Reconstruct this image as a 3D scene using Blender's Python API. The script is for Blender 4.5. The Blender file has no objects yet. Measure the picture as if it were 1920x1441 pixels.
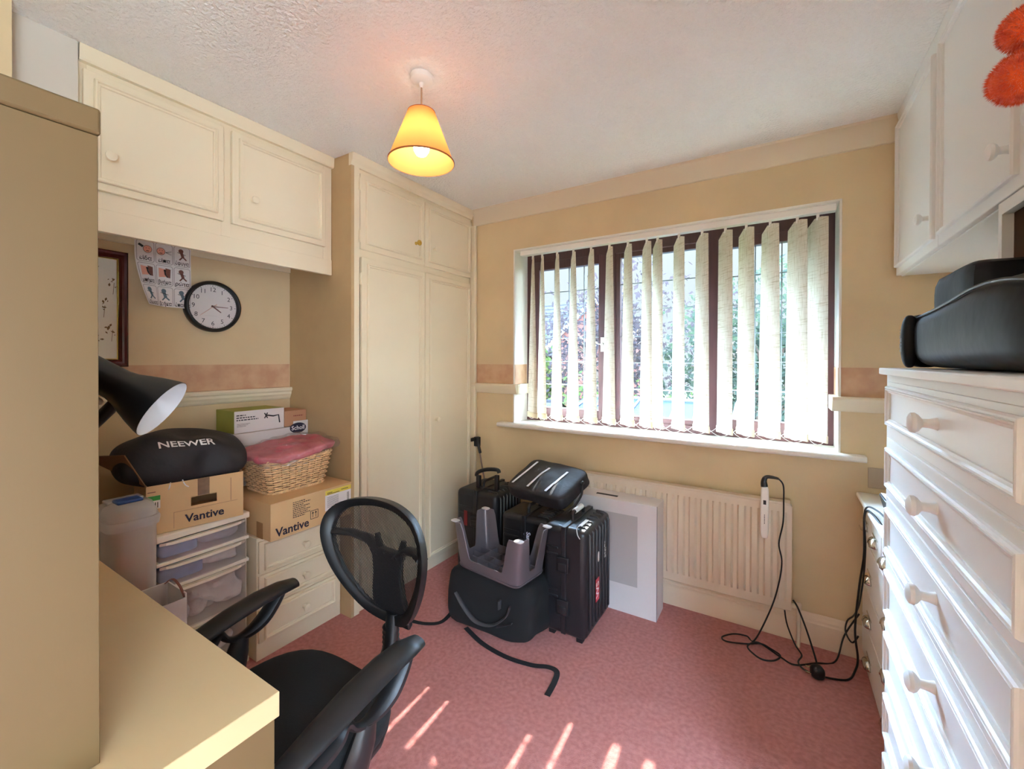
import bpy, bmesh, math, random
from mathutils import Matrix, Vector, noise
random.seed(7)
SC = bpy.context.scene
COL = SC.collection
PI = math.pi
R = math.radians

# ------------------------------------------------------------------ camera
FPX, YAW, PITCH, ROLL, CH = 802.69, .5552, -.0062, .0027, 1.3358
Fv = Vector((-math.sin(YAW)*math.cos(PITCH), math.cos(YAW)*math.cos(PITCH), math.sin(PITCH)))
r0 = Vector((math.cos(YAW), math.sin(YAW), 0)); u0 = r0.cross(Fv)
rv = r0*math.cos(ROLL)+u0*math.sin(ROLL); uv = u0*math.cos(ROLL)-r0*math.sin(ROLL)
cd = bpy.data.cameras.new('camera'); cam = bpy.data.objects.new('camera', cd); COL.objects.link(cam)
cam.matrix_world = Matrix(((rv.x, uv.x, -Fv.x, 0), (rv.y, uv.y, -Fv.y, 0), (rv.z, uv.z, -Fv.z, CH), (0, 0, 0, 1)))
cd.sensor_width = 36; cd.lens = FPX/1920*36; cd.shift_y = -41.07/1920; cd.clip_start = .02; cd.clip_end = 300
SC.camera = cam

# ------------------------------------------------------------------ light, sky, exposure
SUN_EL = 43.8
SKY_LOW, SKY_HIGH, SKY_FILL = .17, 20.5, 2.8
SUN_E = 4.2
EXPOSURE = 2.55
BULB_GLOW = 7
world = bpy.data.worlds.new('world'); SC.world = world; world.use_nodes = True
nt = world.node_tree; nt.nodes.clear()
wo = nt.nodes.new('ShaderNodeOutputWorld'); bg = nt.nodes.new('ShaderNodeBackground')
tc = nt.nodes.new('ShaderNodeTexCoord'); sp = nt.nodes.new('ShaderNodeSeparateXYZ')
nt.links.new(tc.outputs['Generated'], sp.inputs[0])
rp = nt.nodes.new('ShaderNodeValToRGB'); nt.links.new(sp.outputs['Z'], rp.inputs[0])      # hazy low sky, band above brightened to light the room
e = rp.color_ramp.elements
e[0].position = 0.0; e[0].color = (.80*SKY_LOW, .93*SKY_LOW, 1.0*SKY_LOW, 1)
e[1].position = 1.0; e[1].color = (.08*SKY_HIGH, .10*SKY_HIGH, .13*SKY_HIGH, 1)
k = e.new(.27); k.color = (.95*SKY_LOW, 1.06*SKY_LOW, 1.12*SKY_LOW, 1)
for p_, f_ in ((.43, 1), (.74, 1), (.86, .12)):
    k = e.new(p_); k.color = (.68*SKY_HIGH*f_, 1.0*SKY_HIGH*f_, 1.42*SKY_HIGH*f_, 1)
rb = nt.nodes.new('ShaderNodeMapRange'); rb.inputs['From Min'].default_value = .45; rb.inputs['From Max'].default_value = .8
nt.links.new(sp.outputs['X'], rb.inputs['Value'])                                            # brighter sky added towards the doorway as fill light
mxw = nt.nodes.new('ShaderNodeMix'); mxw.data_type = 'RGBA'
nt.links.new(rb.outputs[0], mxw.inputs['Factor']); nt.links.new(rp.outputs[0], mxw.inputs['A'])
mxw.inputs['B'].default_value = (.84*SKY_FILL, .99*SKY_FILL, 1.14*SKY_FILL, 1)
nt.links.new(mxw.outputs['Result'], bg.inputs[0]); bg.inputs[1].default_value = 1.0
nt.links.new(bg.outputs[0], wo.inputs[0])
sd = bpy.data.lights.new('sun', 'SUN'); sun = bpy.data.objects.new('sun', sd); COL.objects.link(sun)
sd.energy = SUN_E; sd.angle = R(.53); sd.color = (1.0, .96, .90)
sun.rotation_euler = Vector((-.038, math.cos(R(SUN_EL)), math.sin(R(SUN_EL)))).to_track_quat('Z', 'Y').to_euler()
SC.view_settings.view_transform = 'Standard'; SC.view_settings.look = 'None'
SC.view_settings.gamma = 1; SC.view_settings.use_curve_mapping = False
SC.view_settings.exposure = EXPOSURE
SC.cycles.use_denoising = True
try: SC.cycles.denoiser = 'OPENIMAGEDENOISE'
except Exception: pass
SC.cycles.max_bounces = 12; SC.cycles.diffuse_bounces = 8; SC.cycles.glossy_bounces = 4
SC.cycles.transmission_bounces = 8; SC.cycles.transparent_max_bounces = 24
SC.cycles.sample_clamp_indirect = 5; SC.cycles.caustics_reflective = False; SC.cycles.caustics_refractive = False

# ------------------------------------------------------------------ materials
def srgb(r, g, b):
    f = lambda c: (c/255/12.92) if c/255 <= .04045 else ((c/255+.055)/1.055)**2.4
    return (f(r), f(g), f(b), 1)
MATS = {}
def mat(name, col, rough=.6, metal=0, var=0, vscale=8, bump=0, bscale=200, bdist=.002, spec=.5, stretch=None, col2=None, detail=3, sheen=0, coat=0):
    if name in MATS: return MATS[name]
    m = bpy.data.materials.new(name); m.use_nodes = True
    t = m.node_tree; b = t.nodes['Principled BSDF']
    b.inputs['Base Color'].default_value = col; b.inputs['Roughness'].default_value = rough
    b.inputs['Metallic'].default_value = metal; b.inputs['Specular IOR Level'].default_value = spec
    if sheen: b.inputs['Sheen Weight'].default_value = sheen
    if coat: b.inputs['Coat Weight'].default_value = coat
    c = t.nodes.new('ShaderNodeTexCoord'); src = c.outputs['Object']
    if stretch:
        mp = t.nodes.new('ShaderNodeMapping'); mp.inputs['Scale'].default_value = stretch
        t.links.new(src, mp.inputs[0]); src = mp.outputs[0]
    if var or col2:
        n = t.nodes.new('ShaderNodeTexNoise'); n.inputs['Scale'].default_value = vscale; n.inputs['Detail'].default_value = detail
        t.links.new(src, n.inputs['Vector'])
        rr = t.nodes.new('ShaderNodeValToRGB')
        rr.color_ramp.elements[0].position = .35; rr.color_ramp.elements[1].position = .65
        if col2: ca, cb = col, col2
        else:
            ca = tuple(min(1, x*(1-var)) for x in col[:3])+(1,); cb = tuple(min(1, x*(1+var)) for x in col[:3])+(1,)
        rr.color_ramp.elements[0].color = ca; rr.color_ramp.elements[1].color = cb
        t.links.new(n.outputs['Fac'], rr.inputs[0]); t.links.new(rr.outputs[0], b.inputs['Base Color'])
    if bump:
        n2 = t.nodes.new('ShaderNodeTexNoise'); n2.inputs['Scale'].default_value = bscale; n2.inputs['Detail'].default_value = 3
        t.links.new(src, n2.inputs['Vector'])
        bp = t.nodes.new('ShaderNodeBump'); bp.inputs['Strength'].default_value = bump; bp.inputs['Distance'].default_value = bdist
        t.links.new(n2.outputs['Fac'], bp.inputs['Height']); t.links.new(bp.outputs[0], b.inputs['Normal'])
    MATS[name] = m
    return m
def translucent(name, col, tcol, fac=.5, rough=.6, weave=False, transp=0):
    m = bpy.data.materials.new(name); m.use_nodes = True; t = m.node_tree; t.nodes.clear()
    o = t.nodes.new('ShaderNodeOutputMaterial'); d = t.nodes.new('ShaderNodeBsdfDiffuse'); tr = t.nodes.new('ShaderNodeBsdfTranslucent')
    mx = t.nodes.new('ShaderNodeMixShader'); mx.inputs[0].default_value = fac
    d.inputs[0].default_value = col; tr.inputs[0].default_value = tcol
    t.links.new(d.outputs[0], mx.inputs[1]); t.links.new(tr.outputs[0], mx.inputs[2]); last = mx.outputs[0]
    if weave:
        c = t.nodes.new('ShaderNodeTexCoord'); acc = None
        for sc_ in ((14, 14, 330), (380, 380, 14)):
            mp = t.nodes.new('ShaderNodeMapping'); mp.inputs['Scale'].default_value = sc_
            n = t.nodes.new('ShaderNodeTexNoise'); n.inputs['Scale'].default_value = 1; n.inputs['Detail'].default_value = 2
            t.links.new(c.outputs['Object'], mp.inputs[0]); t.links.new(mp.outputs[0], n.inputs['Vector'])
            r_ = t.nodes.new('ShaderNodeValToRGB'); r_.color_ramp.elements[0].position = .28; r_.color_ramp.elements[1].position = .46
            r_.color_ramp.elements[0].color = (.70, .64, .54, 1); r_.color_ramp.elements[1].color = (1, 1, 1, 1)
            t.links.new(n.outputs['Fac'], r_.inputs[0])
            if acc is None: acc = r_.outputs[0]
            else:
                mm = t.nodes.new('ShaderNodeMix'); mm.data_type = 'RGBA'; mm.blend_type = 'MULTIPLY'; mm.inputs['Factor'].default_value = 1
                t.links.new(acc, mm.inputs['A']); t.links.new(r_.outputs[0], mm.inputs['B']); acc = mm.outputs['Result']
        for nd, cc in ((d, col), (tr, tcol)):
            mm = t.nodes.new('ShaderNodeMix'); mm.data_type = 'RGBA'; mm.blend_type = 'MULTIPLY'; mm.inputs['Factor'].default_value = 1
            mm.inputs['A'].default_value = cc; t.links.new(acc, mm.inputs['B']); t.links.new(mm.outputs['Result'], nd.inputs[0])
    if transp:
        tp = t.nodes.new('ShaderNodeBsdfTransparent'); m2 = t.nodes.new('ShaderNodeMixShader'); m2.inputs[0].default_value = transp
        t.links.new(last, m2.inputs[1]); t.links.new(tp.outputs[0], m2.inputs[2]); last = m2.outputs[0]
        g = t.nodes.new('ShaderNodeBsdfGlossy'); g.inputs['Roughness'].default_value = rough; m3 = t.nodes.new('ShaderNodeMixShader')
        m3.inputs[0].default_value = .08
        t.links.new(last, m3.inputs[1]); t.links.new(g.outputs[0], m3.inputs[2]); last = m3.outputs[0]
    t.links.new(last, o.inputs[0]); MATS[name] = m
    return m
def glassmat(name, tint=(1, 1, 1, 1), refl=.05):
    m = bpy.data.materials.new(name); m.use_nodes = True; t = m.node_tree; t.nodes.clear()
    o = t.nodes.new('ShaderNodeOutputMaterial'); tp = t.nodes.new('ShaderNodeBsdfTransparent'); g = t.nodes.new('ShaderNodeBsdfGlossy')
    tp.inputs[0].default_value = tint; g.inputs['Roughness'].default_value = .02
    mx = t.nodes.new('ShaderNodeMixShader'); fr = t.nodes.new('ShaderNodeFresnel'); fr.inputs[0].default_value = 1.3
    t.links.new(fr.outputs[0], mx.inputs[0]); t.links.new(tp.outputs[0], mx.inputs[1]); t.links.new(g.outputs[0], mx.inputs[2])
    t.links.new(mx.outputs[0], o.inputs[0]); return m

M_wall = mat('wall_paint', srgb(216, 194, 154), .75, var=.05, vscale=3, bump=.25, bscale=90, bdist=.001)
M_border = mat('border_paper', srgb(208, 172, 136), .75, col2=srgb(194, 152, 120), vscale=14, bump=.1)
M_ceil = mat('ceiling_texture', srgb(240, 241, 238), .85, bump=1, bscale=80, bdist=.012)
M_cream = mat('cream_gloss_paint', srgb(228, 216, 188), .38, var=.012, vscale=5, bump=.05, bscale=60, bdist=.001)
M_white = mat('white_gloss_paint', srgb(235, 232, 224), .35, bump=.05, bscale=70, bdist=.001)
M_chest = mat('white_furniture_paint', srgb(228, 229, 226), .4, bump=.05, bscale=80, bdist=.001)
M_carpet = mat('carpet_pile', srgb(216, 134, 122), .95, col2=srgb(196, 110, 99), vscale=60, bump=1, bscale=420, bdist=.008, spec=.1, detail=6, sheen=.3)
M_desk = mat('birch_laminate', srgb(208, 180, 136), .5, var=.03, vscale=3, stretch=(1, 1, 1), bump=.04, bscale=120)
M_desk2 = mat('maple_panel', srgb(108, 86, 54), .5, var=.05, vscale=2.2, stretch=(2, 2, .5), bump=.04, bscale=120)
M_black = mat('black_plastic', srgb(22, 22, 24), .42, bump=.2, bscale=500, bdist=.0004)
M_case = mat('black_case_plastic', srgb(30, 30, 33), .38, bump=.15, bscale=300, bdist=.0005)
M_fab = mat('black_fabric', srgb(15, 15, 16), .9, bump=.5, bscale=350, bdist=.001)
M_nylon = mat('charcoal_nylon', srgb(34, 31, 35), .6, bump=.35, bscale=30, bdist=.006)
M_neop = mat('navy_black_neoprene', srgb(10, 11, 15), .5, spec=.3, bump=.3, bscale=9, bdist=.012)
M_strap = mat('black_webbing', srgb(26, 22, 24), .85, bump=.4, bscale=500)
M_card = mat('corrugated_cardboard', srgb(214, 176, 128), .8, var=.04, vscale=5, bump=.15, bscale=40, bdist=.002)
M_cardd = mat('cardboard_inside', srgb(120, 86, 56), .9, var=.08)
M_ink = mat('black_print', srgb(28, 26, 30), .6)
M_inkb = mat('navy_print', srgb(30, 28, 52), .6)
M_paper = mat('white_paper', srgb(232, 228, 228), .7)
M_wbox = mat('white_carton', srgb(212, 203, 198), .6, var=.01)
M_grey = mat('grey_print', srgb(176, 168, 162), .6)
M_green = mat('green_print', srgb(58, 150, 62), .6)
M_olive = mat('lime_carton', srgb(160, 160, 70), .6, var=.05)
M_yel = mat('yellow_print', srgb(232, 214, 90), .6)
M_tape = mat('brown_tape', srgb(128, 100, 76), .25, var=.15, vscale=40)
M_wicker = mat('wicker', srgb(226, 188, 140), .55, var=.2, vscale=60, bump=.3, bscale=200)
M_wick2 = mat('wicker_dark', srgb(120, 78, 48), .6, var=.2, vscale=60)
M_frame = mat('mahogany_window_frame', srgb(78, 44, 46), .35, var=.1, stretch=(10, 10, 1))
M_pic = mat('mahogany_picture_frame', srgb(78, 26, 24), .25, var=.15, vscale=20)
M_chrome = mat('chrome', srgb(214, 210, 200), .18, metal=1)
M_brass = mat('brass', srgb(214, 180, 90), .2, metal=1)
M_lead = mat('lead_strip', srgb(120, 124, 130), .5, metal=.3)
M_slat = translucent('linen_blind', (.88, .84, .74, 1), (.33, .28, .21, 1), .18, weave=True)
M_pocket = translucent('blind_pocket', (.80, .74, .58, 1), (.8, .70, .50, 1), .2)
M_glass = glassmat('window_glass', (.93, .97, .98, 1))
M_rad = mat('radiator_enamel', srgb(216, 200, 178), .35, bump=.03)
M_plast = translucent('frosted_plastic', (.86, .86, .88, 1), (.8, .8, .84, 1), .5, .35, transp=.68)
M_clear = translucent('clear_plastic', (.75, .75, .8, 1), (.8, .8, .85, 1), .5, .15, transp=.72)
M_ivory = mat('ivory_plastic', srgb(238, 230, 210), .4)
M_blue = mat('blue_card', srgb(92, 130, 172), .6, var=.2, vscale=20)
M_whitep = mat('white_plastic', srgb(240, 238, 232), .35)
M_bagp = mat('white_polythene', srgb(224, 216, 212), .3, bump=.8, bscale=40, bdist=.01)
M_pink = mat('pink_cloth', srgb(206, 104, 114), .7, col2=srgb(176, 80, 92), vscale=14, bump=.6, bscale=24, bdist=.012)
M_stool = mat('grey_silver_plastic', srgb(112, 104, 108), .32, metal=.4)
M_rubber = mat('white_rubber', srgb(190, 184, 184), .6)
M_red = mat('red_sticker', srgb(200, 34, 50), .4)
M_dred = mat('dull_red_print', srgb(120, 30, 34), .5)
M_silver = mat('silver_grip', srgb(206, 206, 204), .4)
M_white_strip = mat('reflective_strip', srgb(228, 232, 246), .35)
M_orange = mat('orange_wool', srgb(232, 96, 26), .9, col2=srgb(204, 62, 16), vscale=60, sheen=.5)
M_shelfshade = mat('shelf_inside_shade', srgb(98, 74, 58), .6, var=.1)  # shade inside the open shelf, put into the colour
M_clockf = mat('clock_face', srgb(236, 228, 224), .5)
M_skin = mat('pink_print', srgb(226, 160, 140), .6)
M_brownp = mat('brown_print', srgb(120, 74, 64), .6)
M_slateb = mat('slate_print', srgb(92, 116, 130), .6)
M_plate = mat('socket_plate', srgb(178, 156, 130), .5)

def mesh_mat():
    m = bpy.data.materials.new('chair_mesh_fabric'); m.use_nodes = True; t = m.node_tree; b = t.nodes['Principled BSDF']
    b.inputs['Base Color'].default_value = srgb(28, 24, 26); b.inputs['Roughness'].default_value = .7
    o = t.nodes['Material Output']; tp = t.nodes.new('ShaderNodeBsdfTransparent'); mx = t.nodes.new('ShaderNodeMixShader')
    c = t.nodes.new('ShaderNodeTexCoord'); mp = t.nodes.new('ShaderNodeMapping'); mp.inputs['Rotation'].default_value = (0, 0, 0)
    w = t.nodes.new('ShaderNodeTexWave'); w.wave_type = 'BANDS'; w.bands_direction = 'DIAGONAL'; w.inputs['Scale'].default_value = 75
    r_ = t.nodes.new('ShaderNodeValToRGB'); r_.color_ramp.elements[0].position = .45; r_.color_ramp.elements[1].position = .6
    r_.color_ramp.elements[0].color = (.42, .42, .42, 1); r_.color_ramp.elements[1].color = (.06, .06, .06, 1)
    t.links.new(c.outputs['Object'], mp.inputs[0]); t.links.new(mp.outputs[0], w.inputs['Vector']); t.links.new(w.outputs['Color'], r_.inputs[0])
    t.links.new(r_.outputs[0], mx.inputs[0]); t.links.new(b.outputs[0], mx.inputs[1]); t.links.new(tp.outputs[0], mx.inputs[2])
    t.links.new(mx.outputs[0], o.inputs[0]); return m
M_mesh = mesh_mat()

# ------------------------------------------------------------------ builders
class MB:
    def __init__(s, T=None): s.v = []; s.f = []; s.T = T
    def add(s, vs, fs):
        n = len(s.v)
        s.v += [tuple(s.T @ Vector(p)) if s.T is not None else tuple(p) for p in vs]
        s.f += [tuple(i+n for i in f) for f in fs]; return s
    def box(s, x0, x1, y0, y1, z0, z1):
        if x0 > x1: x0, x1 = x1, x0
        if y0 > y1: y0, y1 = y1, y0
        if z0 > z1: z0, z1 = z1, z0
        return s.add([(x, y, z) for z in (z0, z1) for x, y in ((x0, y0), (x1, y0), (x1, y1), (x0, y1))],
                     [(3, 2, 1, 0), (4, 5, 6, 7), (0, 1, 5, 4), (1, 2, 6, 5), (2, 3, 7, 6), (3, 0, 4, 7)])
    def hexa(s, bot, top):
        return s.add(list(bot)+list(top), [(3, 2, 1, 0), (4, 5, 6, 7), (0, 1, 5, 4), (1, 2, 6, 5), (2, 3, 7, 6), (3, 0, 4, 7)])
    def loft(s, rings, cap=True, closed=True):
        n = len(rings[0]); vs = [p for r_ in rings for p in r_]; fs = []
        for i in range(len(rings)-1):
            for j in range(n if closed else n-1):
                a = i*n+j; b = i*n+(j+1) % n; fs.append((a, b, b+n, a+n))
        if cap and closed: fs.append(tuple(reversed(range(n)))); fs.append(tuple(range((len(rings)-1)*n, len(rings)*n)))
        return s.add(vs, fs)
    def prism(s, poly, h, axis=2, o=0):   # poly 2D, extruded along axis from o to o+h
        def P(a, b, c): return {2: (a, b, c), 0: (c, a, b), 1: (a, c, b)}[axis]
        return s.loft([[P(a, b, o) for a, b in poly], [P(a, b, o+h) for a, b in poly]])
    def tube(s, pts, r=.005, n=8, cap=True, flat=None, up=None):
        pts = [Vector(p) for p in pts]; rings = []; N = len(pts)
        rr = r if isinstance(r, (list, tuple)) else [r]*N
        prev = None
        for i, p in enumerate(pts):
            d = (pts[min(i+1, N-1)]-pts[max(i-1, 0)]).normalized()
            if up is not None: a = d.cross(Vector(up)).normalized() if abs(d.dot(Vector(up))) < .99 else Vector((1, 0, 0))
            elif prev is None:
                a = d.cross(Vector((0, 0, 1)) if abs(d.z) < .9 else Vector((1, 0, 0))).normalized()
            else: a = (prev-d*prev.dot(d)).normalized()
            prev = a; b = d.cross(a)
            fl = flat if flat else 1
            rings.append([p+(a*math.cos(2*PI*k/n)+b*math.sin(2*PI*k/n)*fl)*rr[i] for k in range(n)])
        return s.loft(rings, cap)
    def lathe(s, prof, c=(0, 0, 0), ax=(0, 0, 1), n=24, cap=True):
        ax = Vector(ax).normalized(); q = ax.to_track_quat('Z', 'Y').to_matrix(); c = Vector(c)
        return s.loft([[c+q@Vector((r_*math.cos(2*PI*k/n), r_*math.sin(2*PI*k/n), h)) for k in range(n)] for r_, h in prof], cap)
    def soft(s, c, d, k=4, n=10, rot=None, nz=0, nf=6, seed=0):   # superellipsoid pillow
        rot = rot or Matrix.Identity(3); c = Vector(c); vs = []; idx = {}; fs = []
        def vid(p):
            key = tuple(round(x, 5) for x in p)
            if key not in idx:
                P = Vector(p); L = (abs(P.x)**k+abs(P.y)**k+abs(P.z)**k)**(1/k); P = P/L
                P = Vector((P.x*d[0]/2, P.y*d[1]/2, P.z*d[2]/2))
                if nz: P += P.normalized()*nz*noise.noise(P*nf+Vector((seed, seed*2, 0)))
                idx[key] = len(vs); vs.append(c+rot@P)
            return idx[key]
        for a in range(3):
            for sg in (-1, 1):
                for i in range(n):
                    for j in range(n):
                        q = []
                        for di, dj in ((0, 0), (1, 0), (1, 1), (0, 1)):
                            w = [0, 0, 0]; w[a] = sg
                            w[(a+1) % 3] = math.tan((2*(i+di)/n-1)*PI/4); w[(a+2) % 3] = math.tan((2*(j+dj)/n-1)*PI/4)
                            q.append(vid(w))
                        fs.append(tuple(q if sg > 0 else reversed(q)))
        return s.add(vs, fs)
def rot(ax, deg): return Matrix.Rotation(R(deg), 3, ax)
def setp(o, label=None, cat=None, group=None, kind=None):
    if label: o['label'] = label
    if cat: o['category'] = cat
    if group: o['group'] = group
    if kind: o['kind'] = kind
    return o
def obj(name, mb, m, parent=None, bevel=0, smooth=False, subsurf=0, label=None, cat=None, group=None, kind=None, segs=2, weld=False):
    me = bpy.data.meshes.new(name)
    if isinstance(mb, MB): me.from_pydata(mb.v, [], mb.f)
    else: me = mb
    me.update()
    bm = bmesh.new(); bm.from_mesh(me)
    if weld: bmesh.ops.remove_doubles(bm, verts=bm.verts, dist=1e-5)
    bmesh.ops.recalc_face_normals(bm, faces=bm.faces); bm.to_mesh(me); bm.free()
    me.materials.clear(); me.materials.append(m)
    o = bpy.data.objects.new(name, me); COL.objects.link(o)
    if parent is not None:
        o.parent = parent
        w = Vector((0, 0, 0)); p = parent
        while p is not None: w += p.location; p = p.parent
        o.location = -w
    if bevel:
        b = o.modifiers.new('bevel', 'BEVEL'); b.width = bevel; b.segments = segs; b.limit_method = 'ANGLE'; b.angle_limit = R(35); b.harden_normals = False
    if subsurf:
        b = o.modifiers.new('sub', 'SUBSURF'); b.levels = subsurf; b.render_levels = subsurf
    if smooth or bevel or subsurf:
        me.polygons.foreach_set('use_smooth', [True]*len(me.polygons))
        if not subsurf and not smooth == 'all':
            try: me.set_sharp_from_angle(angle=R(40))
            except Exception: pass
    setp(o, label, cat, group, kind)
    return o
def thing(name, label, cat, loc=(0, 0, 0), group=None):
    o = bpy.data.objects.new(name, None); COL.objects.link(o); o.location = loc; o.empty_display_size = .05
    return setp(o, label, cat, group)
def struct(name, mb, m, **k): return obj(name, mb, m, kind='structure', **k)
def textmesh(body, size, align='CENTER', bold=0):
    c = bpy.data.curves.new('lettering', 'FONT'); c.body = body; c.size = size; c.align_x = align; c.align_y = 'CENTER'; c.offset = bold
    c.resolution_u = 3
    o = bpy.data.objects.new('lettering', c); COL.objects.link(o)
    me = bpy.data.meshes.new_from_object(o.evaluated_get(bpy.context.evaluated_depsgraph_get()))
    bpy.data.objects.remove(o); return me
def text(name, body, size, org, xd, yd, m, parent, align='CENTER', bold=0, sx=1, fn=None):
    me = textmesh(body, size, align, bold); org = Vector(org); xd = Vector(xd).normalized(); yd = Vector(yd).normalized()
    for v in me.vertices:
        a, b = v.co.x*sx, v.co.y
        v.co = fn(a, b) if fn else org+xd*a+yd*b
    return obj(name, me, m, parent)
def marks(name, org, xd, yd, lines, lh, m, parent, seed=1):
    """unreadable small print: rows of short strokes; lines = [length of each row]"""
    rnd = random.Random(seed); org = Vector(org); xd = Vector(xd).normalized(); yd = Vector(yd).normalized(); mb = MB()
    for i, L in enumerate(lines):
        a = 0
        while a < L:
            w_ = rnd.uniform(.4, 1.6)*lh; w_ = min(w_, L-a); p = org+xd*a-yd*(i*lh*1.35)
            mb.add([p, p+xd*w_, p+xd*w_+yd*lh*.62, p+yd*lh*.62], [(0, 1, 2, 3)]); a += w_+lh*.35
    return obj(name, mb, m, parent)
def rframe(mb, x, sx, y0, y1, z0, z1, prof):
    """mitred moulding loop on a plane x=const; prof = [(inset, height)], sx = direction of the room"""
    rings = []
    for ins, h in prof:
        X_ = x+sx*h
        rings.append([(X_, y0+ins, z0+ins), (X_, y1-ins, z0+ins), (X_, y1-ins, z1-ins), (X_, y0+ins, z1-ins)])
    mb.loft(rings, cap=False)
MOULD = [(0, 0), (0, .009), (.003, .013), (.007, .0135), (.010, .007), (.015, .007), (.017, .004), (.017, 0)]
def knob(c, ax, m, parent, r=.017, L=.034, name='knob', label=None):
    mb = MB().lathe([(r*.62, 0), (r*.45, L*.25), (r*.42, L*.5), (r*.8, L*.62), (r, L*.75), (r*.95, L*.9), (r*.55, L), (0.0005, L*1.02)], c, ax, 20)
    return obj(name, mb, m, parent, smooth=True, label=label)
def spline(pts, n=8):
    P = [Vector(p) for p in pts]; out = []
    for i in range(len(P)-1):
        a, b, c, d = P[max(i-1, 0)], P[i], P[i+1], P[min(i+2, len(P)-1)]
        for k in range(n):
            t = k/n
            out.append(.5*((2*b)+(-a+c)*t+(2*a-5*b+4*c-d)*t*t+(-a+3*b-3*c+d)*t**3))
    out.append(P[-1]); return out

from mathutils.bvhtree import BVHTree
def decal(o_txt, target, d, off=.0008):
    tree_ = BVHTree.FromPolygons([v.co.copy() for v in target.data.vertices], [tuple(p.vertices) for p in target.data.polygons]); d = Vector(d).normalized()
    for v in o_txt.data.vertices:
        h_ = tree_.ray_cast(v.co-d*.5, d)
        if h_[0] is not None: v.co = h_[0]-d*off+h_[1]*(off if h_[1].dot(d) < 0 else -off)
    return o_txt

# ------------------------------------------------------------------ room shell
XL, YW, XR, YB, ZC = -2.412, 2.459, .84, -1.25, 2.4
WX0, WX1, WZ0, WZ1 = -1.509, .243, .915, 2.072
struct('floor', MB().box(XL-.1, XR+.1, YB-.1, YW+.1, -.12, 0), M_carpet)
struct('ceiling', MB().box(XL-.1, XR+.1, YB-.1, YW+.1, ZC, ZC+.12), M_ceil)
struct('wall_left', MB().box(XL-.1, XL, YB-.1, YW+.1, -.12, ZC), M_wall)
DY0, DY1, DZ1 = -1.18, -.28, 2.06     # unseen doorway added behind the camera, on the chest's side, for fill light
struct('wall_right', MB().box(XR, XR+.1, YB-.1, DY0, -.12, ZC).box(XR, XR+.1, DY1, YW+.1, -.12, ZC).box(XR, XR+.1, DY0, DY1, DZ1, ZC).box(XR, XR+.1, DY0, DY1, -.12, 0), M_wall)
struct('trim_added_doorway', MB().box(XR-.015, XR+.1, DY0-.06, DY0, 0, DZ1+.06).box(XR-.015, XR+.1, DY1, DY1+.06, 0, DZ1+.06).box(XR-.015, XR+.1, DY0, DY1, DZ1, DZ1+.06), M_white, bevel=.002)
struct('wall_back', MB().box(XL, XR, YB-.1, YB, -.12, ZC), M_wall)
YO = 2.80
w = MB().box(XL, WX0, YW, YO, -.12, ZC).box(WX1, XR, YW, YO, -.12, ZC).box(WX0, WX1, YW, YO, -.12, WZ0-.03).box(WX0, WX1, YW, YO, WZ1, ZC)
struct('wall_window', w, M_wall)
# chimney-like boxed column behind the tall unit
struct('wall_column', MB().box(XL, -2.0, .30, .457, 0, ZC), mat('column_paint', srgb(204, 197, 184), .7, bump=.1, bscale=80))
struct('wall_nib', MB().box(XL, -1.93, YB, .30, 0, ZC), M_wall)
# reveal lining (white painted), trims
t_ = MB().box(WX0-.004, WX0+.006, YW-.006, 2.63, WZ0, WZ1).box(WX1-.006, WX1+.004, YW-.006, 2.63, WZ0, WZ1).box(WX0-.004, WX1+.004, YW-.006, 2.63, WZ1-.006, WZ1+.004)
t_.box(WX0-.004, WX0+.0, YW-.005, YW+.0, WZ0, WZ1)
struct('trim_1', t_, M_white, bevel=.002)
# window board
sb = MB().prism([(2.64, .888), (2.405, .888), (2.398, .894), (2.396, .902), (2.398, .910), (2.405, .915), (2.64, .915)], 1.945, axis=0, o=-1.61)
struct('window_sill', sb, M_white, bevel=.002)
# coving board on the window wall
struct('trim_2', MB().prism([(YW, 2.283), (YW-.008, 2.286), (YW-.012, 2.39), (YW-.02, 2.4), (YW, 2.4)], XR-(-1.845), axis=0, o=-1.845), mat('coving_paint', srgb(222, 208, 184), .6))
# wallpaper border bands and dado rails
DADO = [(0, 1.108), (.006, 1.110), (.012, 1.118), (.016, 1.128), (.022, 1.138), (.024, 1.150), (.030, 1.158), (.032, 1.168), (.028, 1.176), (0, 1.177)]
struct('trim_3', MB().box(XL, XL+.0015, .457, 1.432, 1.176, 1.308), M_border)
struct('trim_4', MB().prism([(XL+a, b) for a, b in DADO], 1.432-.457, axis=1, o=.457), M_cream)
bd = MB().box(-1.86, WX0-.002, YW-.0015, YW, 1.172, 1.305).box(WX1+.004, XR, YW-.0015, YW, 1.172, 1.305).box(WX0, WX0+.0075, YW, 2.62, 1.172, 1.305).box(WX1-.0075, WX1, YW, 2.62, 1.172, 1.305)
struct('trim_5', bd, M_border)
dr = MB()
DZ = -.004
dr.prism([(YW-a, b+DZ) for a, b in DADO], -1.482+1.86, axis=0, o=-1.86)
dr.prism([(YW-a, b+DZ) for a, b in DADO], XR-.214, axis=0, o=.214)
dr.box(WX0, WX0+.03, YW-.002, 2.60, 1.105, 1.172)
dr.box(WX1-.03, WX1, YW-.002, 2.60, 1.105, 1.172)
struct('trim_6', dr, M_cream, bevel=.001)
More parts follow.
